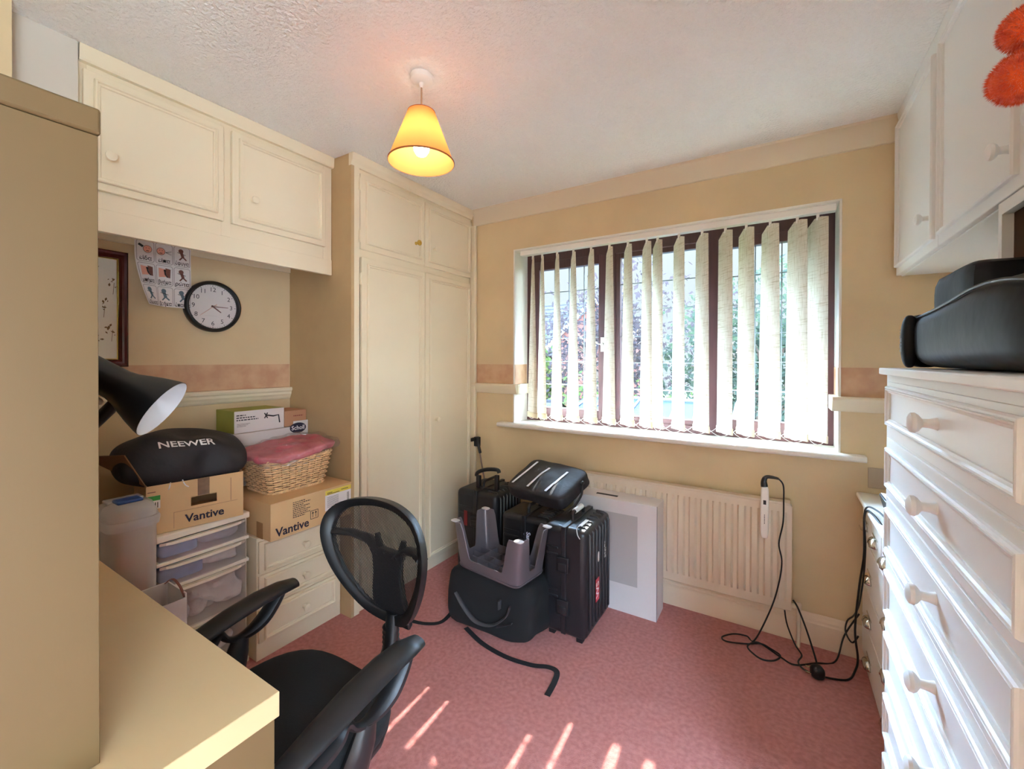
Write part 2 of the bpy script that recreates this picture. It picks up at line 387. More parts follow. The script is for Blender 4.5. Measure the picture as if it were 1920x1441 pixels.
# skirting
SK = [(0, 0), (.016, 0), (.016, .105), (.012, .112), (.012, .122), (.007, .132), (.003, .145), (0, .147)]
struct('baseboard_window', MB().prism([(YW-a, b) for a, b in SK], XR+1.82, axis=0, o=-1.82), mat('skirting_paint', srgb(228, 208, 184), .45))
struct('baseboard_left', MB().prism([(XL+a, b) for a, b in SK], .975, axis=1, o=.457), M_cream)

# ------------------------------------------------------------------ window
fr = MB()
FY0, FY1 = 2.63, 2.70
fr.box(WX0, WX1, FY0+.0008, FY1-.001, 2.005, 2.0715).box(WX0, WX1, FY0+.0008, FY1-.001, WZ0+.0005, .962)
fr.box(WX0, -1.455, FY0, FY1, WZ0, WZ1).box(.19, WX1, FY0, FY1, WZ0, WZ1)
fr.box(-.925, -.868, FY0+.0004, FY1-.0005, WZ0, WZ1).box(-.345, -.278, FY0+.0004, FY1-.0005, WZ0, WZ1)
win = struct('window_1', fr, M_frame, bevel=.004)
def sash(x0, x1, z0, z1, wd, y0, y1, cols, rows):
    s_ = MB(); s_.box(x0+wd, x1-wd, y0+.0005, y1-.0005, z1-wd, z1-.0003).box(x0+wd, x1-wd, y0+.0005, y1-.0005, z0+.0003, z0+wd).box(x0, x0+wd, y0, y1, z0, z1).box(x1-wd, x1, y0, y1, z0, z1)
    so = obj('sash', s_, M_frame, win, bevel=.004)
    ym = (y0+y1)/2
    obj('glass_pane', MB().add([(x0+wd, ym, z0+wd), (x1-wd, ym, z0+wd), (x1-wd, ym, z1-wd), (x0+wd, ym, z1-wd)], [(0, 1, 2, 3)]), M_glass, so)
    l = MB()
    for i in range(1, cols): xx = x0+wd+(x1-x0-2*wd)*i/cols; l.box(xx-.0028, xx+.0028, ym-.003, ym+.003, z0+wd, z1-wd)
    for i in range(1, rows): zz = z0+wd+(z1-z0-2*wd)*i/rows; l.box(x0+wd, x1-wd, ym-.0035, ym+.0035, zz-.0028, zz+.0028)
    obj('lead_lattice', l, M_lead, so)
    return so
sash(-1.462, -.918, .955, 2.012, .058, 2.622, 2.668, 4, 6)
sash(-.875, -.338, .957, 2.010, .034, 2.640, 2.680, 2, 6)
sash(-.285, .197, .955, 2.012, .060, 2.622, 2.668, 3, 6)
def win_handle(x, z, flip=1):
    h_ = MB().lathe([(.016, 0), (.016, .006), (.010, .012), (.009, .022)], (x, 2.62, z), (0, -1, 0), 16)
    pts = spline([(x, 2.598, z), (x+.02*flip, 2.594, z+.004), (x+.04*flip, 2.592, z+.012), (x+.052*flip, 2.592, z+.002), (x+.045*flip, 2.592, z-.012), (x+.034*flip, 2.592, z-.006)], 6)
    h_.tube(pts, .0045, 8)
    h_.box(x-.012, x+.012, 2.612, 2.622, z-.045, z+.045)
    obj('window_handle', h_, M_chrome, win, smooth=True, label='curled metal handle')
win_handle(-.945, 1.435, -1); win_handle(-.262, 1.43, 1)

# eaves of this house above the window, outside
struct('exterior_eaves', MB().box(-4, 3, YO, 3.30, 2.20, 2.235).box(-4, 3, 3.285, 3.32, 2.165, 2.32), mat('soffit_paint', srgb(225, 222, 215), .6))

# ------------------------------------------------------------------ vertical blind
bl = thing('vertical_blind', 'cream linen vertical blind with weighted slats hanging across the window', 'blind', (-.62, 2.5, .95))
hr = obj('headrail', MB().box(-1.475, .228, 2.478, 2.522, 2.034, 2.066), M_whitep, bl, bevel=.003)
SX = [-1.389, -1.319, -1.211, -1.098, -.980, -.863, -.751, -.642, -.582, -.467, -.349, -.236, -.140, -.035, .078, .159]
SB = [-30, -33, -29, -29, -30, -34, -36, -43, -46, -48, -44, -49, -48, -40, -44, -52]
random.seed(3)
SW = .127
botpts = []
for i, x in enumerate(SX):
    at = R(-53.5); ab = R(SB[i])
    yc = 2.50
    n = 16; vs = []; fs = []
    zt, zb = 2.015, .985
    for j in range(n+1):
        t = j/n; a = at+(ab-at)*t; z = zt+(zb-zt)*t
        dx, dy = math.cos(a)*SW/2, math.sin(a)*SW/2
        bow = .004
        for k_ in (-1, -.33, .33, 1):
            zz = z
            if j == 0: zz = z-(.032 if k_ == -1 else .012 if k_ == 1 else -.0)
            o_ = bow*(1-k_*k_)
            vs.append((x+dx*k_, yc+dy*k_-o_, zz))
    for j in range(n):
        for k_ in range(3): fs.append((j*4+k_, j*4+k_+1, j*4+k_+5, j*4+k_+4))
    s_ = obj('slat', MB().add(vs, fs), M_slat, bl, smooth=True)
    a = ab; dx, dy = math.cos(a)*SW/2, math.sin(a)*SW/2
    nx, ny = -math.sin(a)*.004, math.cos(a)*.004
    def pc(z, g): return [(x-dx-nx*g, yc-dy-ny*g, z), (x+dx-nx*g, yc+dy-ny*g, z), (x+dx+nx*g, yc+dy+ny*g, z), (x-dx+nx*g, yc-dy+ny*g, z)]
    pk = MB().loft([pc(.952, .8), pc(.962, 1), pc(.983, 1), pc(.988, .5)])
    obj('weight_pocket', pk, M_pocket, s_)
    obj('hanger', MB().box(x-.006, x+.006, yc-.004, yc+.004, 2.004, 2.036), M_whitep, s_)
    botpts.append(((x-dx, yc-dy, .972), (x+dx, yc+dy, .972)))
for side in (0, 1):
    pts = []
    for i in range(len(botpts)-1):
        a = Vector(botpts[i][side]); b = Vector(botpts[i+1][side])
        for k_ in range(6):
            t = k_/6; p = a.lerp(b, t); p.z -= .03*4*t*(1-t); p.y += (-.008 if side == 0 else .008); pts.append(p)
    pts.append(Vector(botpts[-1][side]))
    obj('ball_chain', MB().tube(pts, .0014, 5), M_whitep, bl)

# ------------------------------------------------------------------ built-in wardrobe (left)
WF = -1.874   # carcass face
DF = -1.858   # door face
wd = thing('built_in_wardrobe', 'tall cream built-in wardrobe with two long doors and two top doors beside the window wall', 'wardrobe', (-2.1, 1.95, 0))
cc = MB().box(XL+.002, -1.8618, 1.434, 1.452, 0, 2.3975)
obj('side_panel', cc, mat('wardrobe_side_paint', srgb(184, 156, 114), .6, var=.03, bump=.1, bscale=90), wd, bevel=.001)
c2 = MB().box(WF-.0195, WF-.0006, 1.486, 2.44, 2.312, 2.3975).box(WF-.0195, WF-.0006, 1.486, 2.44, 1.872, 1.918).box(WF-.0195, WF-.0006, 1.486, 2.44, 0.001, .062)
c2.box(WF-.02, WF+.0115, 1.4525, 1.486, 0, 2.398).box(WF-.019, WF-.0012, 1.955, 1.985, 0.002, 2.397).box(WF-.02, WF, 2.44, 2.455, 0, 2.398)
c2.box(XL+.01, WF-.02, 1.452, 2.455, 1.88, 1.90).box(XL+.01, XL+.02, 1.452, 2.455, 0, 2.39)
obj('face_frame', c2, M_cream, wd, bevel=.002)
co = MB().prism([(-1.880, 2.335), (-1.862, 2.335), (-1.858, 2.350), (-1.850, 2.362), (-1.848, 2.398), (-1.880, 2.398)], 2.455-1.4325, axis=1, o=1.4325)
obj('cornice', co, M_cream, wd)
obj('corner_strip', MB().box(-1.862, -1.815, 2.43, 2.455, .15, 2.283), M_cream, wd, bevel=.006)
def door(parent, x, sx, y0, y1, z0, z1, inset, m, th=.018, name='door', hinge=None):
    mb = MB().box(x-sx*th, x, y0, y1, z0, z1)
    d = obj(name, mb, m, parent, bevel=.0025)
    mm = MB(); rframe(mm, x, sx, y0+inset, y1-inset, z0+inset, z1-inset, MOULD)
    obj('moulding', mm, m, d)
    if hinge:
        for zz in hinge:
            hb = MB(); hb.box(x-sx*.012, x+sx*.003, y0-.010, y0-.001, zz-.03, zz+.03); hb.lathe([(.004, -.032), (.004, .032)], (x+sx*.003, y0-.004, zz), (0, 0, 1), 8)
            obj('hinge', hb, M_cream, d)
    return d
d = door(wd, DF, 1, 1.490, 1.967, 1.916, 2.312, .030, M_cream, hinge=[1.98, 2.25]); knob((DF, 1.893, 2.037), (1, 0, 0), M_brass, d, .017, .036, label='polished brass knob')
d = door(wd, DF, 1, 1.973, 2.448, 1.916, 2.312, .030, M_cream); knob((DF, 2.052, 2.037), (1, 0, 0), M_cream, d, .017, .03)
d = door(wd, DF, 1, 1.497, 1.970, .065, 1.876, .032, M_cream, hinge=[.3, 1.76])
d = door(wd, DF, 1, 1.977, 2.448, .065, 1.876, .032, M_cream); knob((DF, 2.072, .956), (1, 0, 0), M_cream, d, .015, .03)

# overhead cupboard bridging the recess
oc = thing('overhead_cupboard', 'cream two-door overhead cupboard bridging the desk recess above the clock', 'cupboard', (-2.2, .95, 1.79))
OF = -2.020; OD = -2.002
o1 = MB().box(XL+.002, OF-.019, .460, 1.431, 1.902, 1.918).box(OF-.018, OF-.0008, .482, 1.383, 2.32, 2.398).box(OF-.018, OF-.0008, .482, 1.383, 1.8628, 1.926)
o1.box(OF-.0175, OF-.0002, .899, .938, 1.8632, 2.3975).box(OF-.018, OF, 1.383, 1.431, 1.862, 2.398).box(OF-.018, OF, .460, .482, 1.862, 2.398)
obj('carcass', o1, M_cream, oc, bevel=.0015)
obj('valance', MB().box(OF-.02, OF+.004, .4605, 1.4305, 1.782, 1.8622), M_cream, oc, bevel=.0015)
obj('cornice', MB().prism([(OF, 2.345), (OF+.018, 2.345), (OF+.022, 2.352), (OF+.026, 2.398), (OF, 2.398)], .971, axis=1, o=.46), M_cream, oc)
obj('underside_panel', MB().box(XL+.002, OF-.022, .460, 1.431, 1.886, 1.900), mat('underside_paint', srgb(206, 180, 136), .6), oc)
d = door(oc, OD, 1, .470, .904, 1.922, 2.322, .026, M_cream); knob((OD, .535, 2.043), (1, 0, 0), M_cream, d, .017, .032)
d = door(oc, OD, 1, .936, 1.386, 1.922, 2.322, .026, M_cream); knob((OD, 1.022, 2.046), (1, 0, 0), M_cream, d, .016, .03)
# wall batten under the cupboard
obj('wall_batten', MB().box(XL+.001, XL+.016, .460, 1.431, 1.835, 1.885), M_cream, oc)

# ------------------------------------------------------------------ small drawer cabinet (left)
dc = thing('drawer_cabinet', 'cream three-drawer bedside cabinet standing against the wardrobe side under a carton', 'cabinet', (-2.15, 1.21, 0))
obj('carcass', MB().box(-2.39, -1.945, 1.005, 1.430, 0, .545), M_cream, dc, bevel=.002)
for z0, z1, zk in ((.388, .528, .449), (.236, .376, .300), (.078, .224, .145)):
    mb = MB().box(-1.948, -1.936, 1.012, 1.424, z0, z1)
    d = obj('drawer', mb, M_cream, dc, bevel=.002)
    mm = MB(); rframe(mm, -1.936, 1, 1.034, 1.392, z0+.010, z1-.012, MOULD); obj('moulding', mm, M_cream, d)
    knob((-1.936, 1.224, zk), (1, 0, 0), M_cream, d, .017, .034)

# ------------------------------------------------------------------ desk and hutch
dk = thing('desk', 'plain birch laminate desk with thick top in the left foreground', 'desk', (-1.2, .15, 0))
obj('desk_top', MB().box(-1.72, -.744, -.20, .424, .706, .75), M_desk, dk, bevel=.0015)
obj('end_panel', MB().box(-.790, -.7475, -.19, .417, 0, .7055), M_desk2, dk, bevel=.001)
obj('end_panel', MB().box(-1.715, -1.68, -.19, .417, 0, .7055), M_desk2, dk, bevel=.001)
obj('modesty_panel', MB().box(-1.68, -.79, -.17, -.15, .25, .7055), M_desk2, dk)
hu = thing('shelf_unit', 'tall maple shelf unit standing on the desk at the left edge', 'shelf unit', (-1.2, .05, .75))
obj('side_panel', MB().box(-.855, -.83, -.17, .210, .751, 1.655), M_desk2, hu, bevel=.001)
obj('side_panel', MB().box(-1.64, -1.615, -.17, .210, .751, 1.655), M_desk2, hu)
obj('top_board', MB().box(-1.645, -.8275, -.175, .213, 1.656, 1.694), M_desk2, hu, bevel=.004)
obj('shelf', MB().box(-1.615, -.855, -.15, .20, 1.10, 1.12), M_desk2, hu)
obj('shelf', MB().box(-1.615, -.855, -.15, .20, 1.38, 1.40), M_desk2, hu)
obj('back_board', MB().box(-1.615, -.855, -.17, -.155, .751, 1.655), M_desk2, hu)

# ------------------------------------------------------------------ tall chest of drawers (right)
tc_ = thing('tall_chest_of_drawers', 'tall white seven-drawer chest with wooden knobs in the right foreground', 'chest of drawers', (.5, 1.19, 0))
CF = .272
obj('carcass', MB().box(CF, .80, .735, 1.640, .0, 1.296), M_chest, tc_, bevel=.002)
obj('top_board', MB().box(.250, .81, .715, 1.618, 1.2975, 1.316), M_chest, tc_, bevel=.003)
DZS = [(1.265, 1.155, 1.212), (1.093, .982, 1.045), (.923, .802, .867), (.748, .626, .690), (.572, .454, .515), (.397, .279, .34), (.227, .11, .17)]
for i, (za, zb, zk) in enumerate(DZS):
    d = obj('drawer', MB().box(CF-.004, CF+.004, .765, 1.612, zb-.030, za+.024 if i else za+.012), M_chest, tc_, bevel=.001)
    mm = MB(); rframe(mm, CF-.004, -1, .796, 1.585, zb, za, [(0, 0), (0, .006), (.002, .010), (.005, .011), (.006, .0085), (.007, .0085), (.008, .011), (.011, .010), (.014, .006), (.019, .004), (.019, 0)])
    obj('moulding', mm, M_chest, d)
    knob((CF-.004, 1.157, zk), (-1, 0, 0), M_chest, d, .0205, .045)

# ------------------------------------------------------------------ small white chest by the window
sc_ = thing('small_chest_of_drawers', 'small white chest with metal cup handles between tall chest and window wall', 'chest of drawers', (.57, 2.1, 0))
obj('carcass', MB().box(.334, .78, 1.70, 2.440, 0, .73), M_white, sc_, bevel=.002)
obj('top_board', MB().box(.302, .80, 1.69, 2.441, .731, .752), M_white, sc_, bevel=.006)
def cup(y, z, parent):
    rings = []
    for j in range(7):
        a = j/6*PI/2
        rings.append([(.326-.022*math.sin(a)-.0005, y+.044*math.cos(t)*(.35+.65*math.cos(a*.9)), z-.016+.034*math.sin(t)*math.cos(a*.85)) for t in [PI*q/12 for q in range(13)]])
    m_ = MB().loft(rings, cap=False, closed=False)
    m_.box(.3235, .3262, y-.048, y+.048, z+.014, z+.020)
    c = obj('cup_handle', m_, M_chrome, parent, smooth=True)
    s_ = c.modifiers.new('sol', 'SOLIDIFY'); s_.thickness = .002
for (y0, y1) in ((2.245, 2.432), (2.045, 2.235), (1.845, 2.035)):
    d = obj('drawer', MB().box(.326, .336, y0, y1, .572, .715), M_white, sc_, bevel=.002); cup((y0+y1)/2+.012, .634, d)
for z0, z1, zc in ((.376, .564, .446), (.222, .368, .270), (.06, .214, .098)):
    d = obj('drawer', MB().box(.326, .336, 1.71, 2.432, z0, z1), M_white, sc_, bevel=.002); cup(2.262, zc, d); cup(1.90, zc, d)

# ------------------------------------------------------------------ right upper cupboards
uc = thing('wall_cupboard', 'white wall cupboard run high on the right above the tall chest', 'cupboard', (.64, 1.6, 1.7))
UF = .4335
obj('carcass', MB().box(UF+.018, XR-.002, .60, 2.455, 1.702, 1.72).box(UF+.018, UF+.03, .60, 2.455, 1.70, 2.398).box(UF+.016, XR-.002, .60, .62, 1.702, 2.398), M_chest, uc, bevel=.0015)
obj('cornice', MB().prism([(UF+.02, 2.362), (UF+.004, 2.366), (UF-.002, 2.398), (UF+.02, 2.398)], 1.855, axis=1, o=.60), M_chest, uc)
for y0, y1, ky in ((1.884, 2.450, 1.962), (1.312, 1.879, 1.372), (.72, 1.306, 1.20)):
    d = obj('door', MB().box(UF, UF+.018, y0, y1, 1.703, 2.360), M_chest, uc, bevel=.002)
    mm = MB(); rframe(mm, UF, -1, y0+.028, y1-.028, 1.733, 2.335, MOULD); obj('moulding', mm, M_chest, d)
    knob((UF, ky, 1.815 if ky > 1.5 else 1.80), (-1, 0, 0), M_chest, d, .019, .042)
su = thing('open_shelf', 'white edged open shelf unit with inside coloured as shade hanging under the wall cupboard', 'shelf', (.64, 1.0, 1.34))
obj('side_panel', MB().box(UF+.002, .80, 1.428, 1.446, 1.318, 1.70), M_chest, su)
obj('side_panel', MB().box(UF+.002, .80, .70, .718, 1.318, 1.70), M_chest, su)
obj('top_rail', MB().box(UF+.002, UF+.020, .718, 1.428, 1.672, 1.70), M_chest, su)
obj('back_board', MB().box(.79, .80, .718, 1.428, 1.318, 1.70), M_shelfshade, su)
obj('shade_sheets', MB().box(UF+.021, .79, 1.424, 1.4275, 1.318, 1.70).box(UF+.021, .79, .718, 1.424, 1.695, 1.70), M_shelfshade, su)  # thin sheets added to carry the painted shade of the inside

# ------------------------------------------------------------------ radiator
rd = thing('radiator', 'cream panel radiator with vertical flutes below the window', 'radiator', (-.45, 2.40, .15))
n = 18; x0, x1 = -.99, .062
vs = []; xs = []
for i in range(n):
    a = x0+.02+(x1-x0-.04)*i/n; b = x0+.02+(x1-x0-.04)*(i+1)/n; w_ = b-a
    xs += [(a, 0), (a+w_*.30, 0), (a+w_*.44, .015), (a+w_*.84, .015)]
xs = [(x0, 0)]+xs+[(x1-.02, 0), (x1, 0)]
zl = [(.165, 0), (.205, 0), (.225, 1), (.600, 1), (.622, 0), (.655, 0)]
rings = [[(x, 2.388-.0*h-d_*h, z) for x, d_ in xs] for z, h in zl]
mb = MB().loft(rings, cap=False, closed=False)
mb.add([(x0, 2.388, .165), (x1, 2.388, .165), (x1, 2.404, .160), (x0, 2.404, .160)], [(0, 1, 2, 3)])
obj('front_panel', mb, M_rad, rd, smooth=True)
obj('body', MB().box(x0, x1, 2.3885, 2.414, .160, .662), M_rad, rd, bevel=.006)
obj('top_grille', MB().box(x0+.006, x1-.006, 2.389, 2.440, .658, .668), M_rad, rd, bevel=.002)
obj('valve', MB().lathe([(.006, 0), (.011, .003), (.011, .026), (.007, .028), (.007, .05)], (x1-.01, 2.40, .185), (1, 0, 0), 14).lathe([(.010, -.016), (.012, 0), (.012, .014), (.008, .022)], (x1+.028, 2.40, .185), (0, 0, 1), 14), M_rad, rd, smooth=True)
obj('pipe', MB().tube([(x1+.028, 2.40, .185), (x1+.028, 2.40, .0)], .008, 12), M_rad, rd, smooth=True)
obj('bracket', MB().box(-.6, -.57, 2.41, YW-.001, .3, .34).box(-.1, -.07, 2.41, YW-.001, .3, .34), M_rad, rd)

# ------------------------------------------------------------------ pendant lamp
px, py = -1.139, 1.188
pl = thing('pendant_lamp', 'glowing orange fabric cone pendant lamp hanging from the ceiling', 'ceiling lamp', (px, py, 2.4))
obj('ceiling_rose', MB().lathe([(.038, 0), (.042, .002), (.043, .010), (.040, .020), (.030, .026), (.010, .030), (.008, .042), (.004, .046)], (px, py, 2.3995), (0, 0, -1), 32), M_whitep, pl, smooth=True)
obj('cord', MB().tube([(px, py, 2.356), (px, py, 2.235)], .003, 8), mat('cord_brown', srgb(170, 140, 110), .5), pl, smooth=True)
ms = translucent('orange_shade', (.86, .40, .14, 1), (.95, .30, .08, 1), .36)
sh = MB().lathe([(.050, 0), (.121, -.187)], (px, py, 2.262), (0, 0, 1), 48, cap=False)
so = obj('lamp_shade', sh, ms, pl, smooth='all')
obj('shade_rim', MB().lathe([(.1215, -.001), (.1228, 0), (.1228, .005), (.1212, .005), (.1212, -.001)], (px, py, 2.074), (0, 0, 1), 48, cap=False).lathe([(.0505, 0), (.0515, .001), (.0515, .003), (.0500, .003)], (px, py, 2.259), (0, 0, 1), 48, cap=False), mat('rim_tape', srgb(150, 90, 40), .6), so)
obj('lamp_holder', MB().lathe([(.010, 0), (.026, -.01), (.030, -.045), (.016, -.055)], (px, py, 2.262), (0, 0, 1), 20).box(px-.05, px+.05, py-.0015, py+.0015, 2.250, 2.253).box(px-.0015, px+.0015, py-.05, py+.05, 2.250, 2.253), M_whitep, pl, smooth=True)
me_ = bpy.data.materials.new('bulb_glow'); me_.use_nodes = True
b = me_.node_tree.nodes['Principled BSDF']; b.inputs['Emission Color'].default_value = (1, .86, .62, 1); b.inputs['Emission Strength'].default_value = BULB_GLOW
obj('bulb', MB().lathe([(.013, 0), (.014, -.02), (.024, -.045), (.030, -.07), (.028, -.09), (.018, -.106), (.004, -.112), (.0005, -.1125)], (px, py, 2.208), (0, 0, 1), 24), me_, pl, smooth='all')
# ------------------------------------------------------------------ clock
ck = thing('wall_clock', 'round white-faced wall clock with black rim in the desk recess', 'clock', (XL, 1.030, 1.597))
cy_, cz_ = 1.030, 1.597; cxw = XL+.001
obj('rim', MB().lathe([(.120, 0), (.126, .004), (.127, .022), (.122, .036), (.114, .040), (.110, .036), (.109, .022), (.109, .012)], (cxw, cy_, cz_), (1, 0, 0), 64, cap=False), M_black, ck, smooth='all')
fa = obj('face', MB().lathe([(.110, 0), (.110, .013)], (cxw, cy_, cz_), (1, 0, 0), 64), M_clockf, ck)
for i in range(1, 13):
    a = PI/2-i*PI/6; rr = .084
    text('numeral', str(i), .030, (cxw+.0135, cy_+math.cos(a)*rr, cz_+math.sin(a)*rr), (0, 1, 0), (0, 0, 1), M_ink, fa)
tk = MB()
for i in range(60):
    a = i*PI/30; L = .007 if i % 5 == 0 else .003; w_ = .0012 if i % 5 == 0 else .0006
    c_, s_ = math.cos(a), math.sin(a); r1 = .106; r2 = r1-L
    tk.add([(cxw+.0136, cy_+c_*r+s_*w_*g, cz_+s_*r-c_*w_*g) for r, g in ((r2, -1), (r1, -1), (r1, 1), (r2, 1))], [(0, 1, 2, 3)])
obj('minute_marks', tk, M_ink, fa)
def hand(name, deg, L, tail, w_, x, m):
    a = PI/2-R(deg); c_, s_ = math.cos(a), math.sin(a)
    pts = [(-tail, -w_), (L, -w_*.6), (L, w_*.6), (-tail, w_)]
    v0 = [(cxw+x, cy_+c_*p-s_*q, cz_+s_*p+c_*q) for p, q in pts]
    obj(name, MB().loft([v0, [(p[0]+.001, p[1], p[2]) for p in v0]]), m, ck)
hand('hour_hand', 127, .045, .008, .0035, .016, M_brownp); hand('minute_hand', 90, .068, .008, .0022, .018, M_brownp)
hand('second_hand', 231, .075, .02, .0010, .020, M_skin)
obj('centre_pin', MB().lathe([(.004, .012), (.004, .022)], (cxw, cy_, cz_), (1, 0, 0), 12), M_brownp, ck)
obj('clock_glass', MB().lathe([(.1105, .030), (.1105, .031)], (cxw, cy_, cz_), (1, 0, 0), 48), glassmat('clock_glass_clear'), ck)
text('maker_line', '———————', .008, (cxw+.0136, cy_-.008, cz_-.045), (0, 1, 0), (0, 0, 1), M_grey, fa)

# ------------------------------------------------------------------ picture frame
pf = thing('picture_frame', 'mahogany framed botanical print partly hidden behind the shelf unit', 'picture', (XL, .58, 1.55))
mm = MB(); rframe(mm, XL+.001, 1, .462, .702, 1.302, 1.794, [(0, 0), (0, .016), (.006, .022), (.014, .018), (.022, .020), (.030, .012), (.032, .004)])
obj('frame', mm, M_pic, pf)
mm = MB(); rframe(mm, XL+.001, 1, .491, .673, 1.331, 1.765, [(0, 0), (0, .007), (.005, .008), (.006, .003)]); obj('gilt_slip', mm, M_brass, pf)
pr = obj('print', MB().box(XL+.001, XL+.004, .49, .674, 1.33, 1.766), mat('print_paper', srgb(226, 222, 208), .6, var=.03), pf)
random.seed(5)
for cy0, cz0 in ((.655, 1.66), (.625, 1.56), (.650, 1.46), (.60, 1.70), (.60, 1.42)):
    sp_ = MB(); sp_.tube([(XL+.0045, cy0, cz0-.05), (XL+.0045, cy0+.004, cz0)], .0008, 4)
    for q in range(7):
        a = random.uniform(0, 2*PI); L = random.uniform(.004, .011); y_ = cy0+random.uniform(-.012, .012); z_ = cz0+random.uniform(-.02, .02)
        sp_.add([(XL+.0046, y_, z_), (XL+.0046, y_+L*math.cos(a+.4), z_+L*math.sin(a+.4)), (XL+.0046, y_+1.6*L*math.cos(a), z_+1.6*L*math.sin(a)), (XL+.0046, y_+L*math.cos(a-.4), z_+L*math.sin(a-.4))], [(0, 1, 2, 3)])
    obj('plant_drawing', sp_, mat('sepia_print', srgb(112, 88, 50), .7), pr)

# ------------------------------------------------------------------ word poster
po = thing('word_poster', 'curling paper chart of picture word cards pinned above the clock', 'poster', (XL, .83, 1.6))
PW, PH = .212, .33
def pmap(s, t, off=0):   # s across 0..PW, t down 0..PH
    cl = max(0, (t-.10)/(PH-.10)); lf = max(0, 1-s/.10)
    x = XL+.020+.006*cl+.060*(cl**1.6)*(lf**1.2)+off
    return Vector((x, .722+s+.030*(cl**1.5)*(lf), 1.905-t-.0*s))
ns, ntt = 14, 20
vs = [pmap(PW*i/ns, .021+(PH-.021)*j/ntt) for j in range(ntt+1) for i in range(ns+1)]
fs = [(j*(ns+1)+i, j*(ns+1)+i+1, (j+1)*(ns+1)+i+1, (j+1)*(ns+1)+i) for j in range(ntt) for i in range(ns)]
obj('sheet', MB().add(vs, fs), M_paper, po, smooth=True)
words = [['είδα', 'είπα', 'έφυγα'], ['μπήκα', 'βγήκα', 'ρώτα'], ['έδωσα', 'βρήκα', 'έπαιξα']]
ln = MB()
def poly(mb_, pts, off): mb_.add([pmap(a, b, off) for a, b in pts], [tuple(range(len(pts)))])
def disc(mb_, cx, cy, r, off=.0012, sy=1, n=14): poly(mb_, [(cx+r*math.cos(2*PI*q/n), cy+r*sy*math.sin(2*PI*q/n)) for q in range(n)], off)
def seg(mb_, a, b, w_, off=.0014):
    d_ = Vector((b[0]-a[0], b[1]-a[1])); L = d_.length or 1; nx, ny = -d_.y/L*w_, d_.x/L*w_
    poly(mb_, [(a[0]+nx, a[1]+ny), (b[0]+nx, b[1]+ny), (b[0]-nx, b[1]-ny), (a[0]-nx, a[1]-ny)], off)
for r_ in range(3):
    for c_ in range(3):
        pics = {'skin': MB(), 'brown': MB(), 'slate': MB(), 'ink': MB()}
        s0 = .006+c_*.069; t0 = .045+r_*.098; cw, chh = .063, .090
        if r_ == 2: chh = .09
        rr = .008; pts = []
        for (qx, qy, a0) in ((s0+cw-rr, t0+rr, -90), (s0+cw-rr, t0+chh-rr, 0), (s0+rr, t0+chh-rr, 90), (s0+rr, t0+rr, 180)):
            for q in range(5): a = R(a0+q*22.5); pts.append((qx+rr*math.cos(a), qy+rr*math.sin(a)))
        for q in range(len(pts)):
            if t0+chh > PH and pts[q][1] > PH-.004: continue
            seg(ln, pts[q], pts[(q+1) % len(pts)], .0007, .0008)
        cx, cy0 = s0+cw/2, t0+.038
        if (r_, c_) in ((0, 0), (0, 1)):
            disc(pics['ink'], cx-.012 if c_ else cx+.008, cy0-.004, .0165); disc(pics['skin'], cx-.012 if c_ else cx+.008, cy0-.004, .0150, .0016)
            fx = cx-.012 if c_ else cx+.008
            disc(pics['ink'], fx-.005, cy0-.008, .0015, .002); disc(pics['ink'], fx+.005, cy0-.008, .0015, .002); seg(pics['ink'], (fx-.005, cy0+.004), (fx+.005, cy0+.004), .0014, .002)
            if c_:
                for g in (-.010, -.004, .004, .010): seg(pics['ink'], (cx+.005, cy0-.002), (cx+.028, cy0-.002+g), .0006)
            else:
                seg(pics['ink'], (cx-.024, cy0-.022), (cx-.008, cy0-.012), .005)
        elif r_ == 1 and c_ < 2:
            poly(pics['skin'], [(cx-.022, cy0-.026), (cx+.006, cy0-.022), (cx+.006, cy0+.012), (cx-.022, cy0+.016)], .0012)
            poly(pics['brown'], [(cx+.004, cy0-.028), (cx+.024, cy0-.024), (cx+.022, cy0+.016), (cx+.008, cy0+.014)], .0014)
            disc(pics['ink'], cx+.002, cy0-.016, .005, .0018); seg(pics['ink'], (cx+.002, cy0-.012), (cx+.004, cy0+.004), .003, .0018); seg(pics['ink'], (cx+.004, cy0+.004), (cx+.012, cy0+.014), .002, .0018)
        else:
            mbp = pics['slate'] if r_ == 2 else pics['brown']
            disc(mbp, cx-.004, cy0-.020, .010); seg(mbp, (cx-.002, cy0-.012), (cx+.004, cy0+.008), .006); seg(mbp, (cx+.003, cy0+.006), (cx-.010, cy0+.022), .003); seg(mbp, (cx+.003, cy0+.006), (cx+.018, cy0+.020), .003)
            seg(pics['ink'], (cx-.018, cy0-.012), (cx+.014, cy0-.004), .0012)
            if c_ == 2 and r_ == 2: disc(pics['brown'], cx+.018, cy0-.010, .008); seg(pics['brown'], (cx+.018, cy0-.006), (cx+.018, cy0+.014), .004)
        for k_, m_ in (('skin', M_skin), ('brown', M_brownp), ('slate', M_slateb), ('ink', M_ink)):
            if pics[k_].v: obj('card_picture', pics[k_], m_, po)
        ty = t0+.076
        if ty < PH-.006:
            text('word', words[r_][c_], .0245, (0, 0, 0), (0, 1, 0), (0, 0, 1), M_ink, po, bold=.0004, sx=.92 if len(words[r_][c_]) < 5 else .74, fn=lambda a, b_, cx=cx, ty=ty: pmap(cx+a, ty-b_, .0012))
for t0 in (.029, .035): seg(ln, (.01, t0), (.13, t0+.004), .0008, .0008)
obj('card_outlines', ln, mat('outline_print', srgb(96, 84, 88), .6), po)

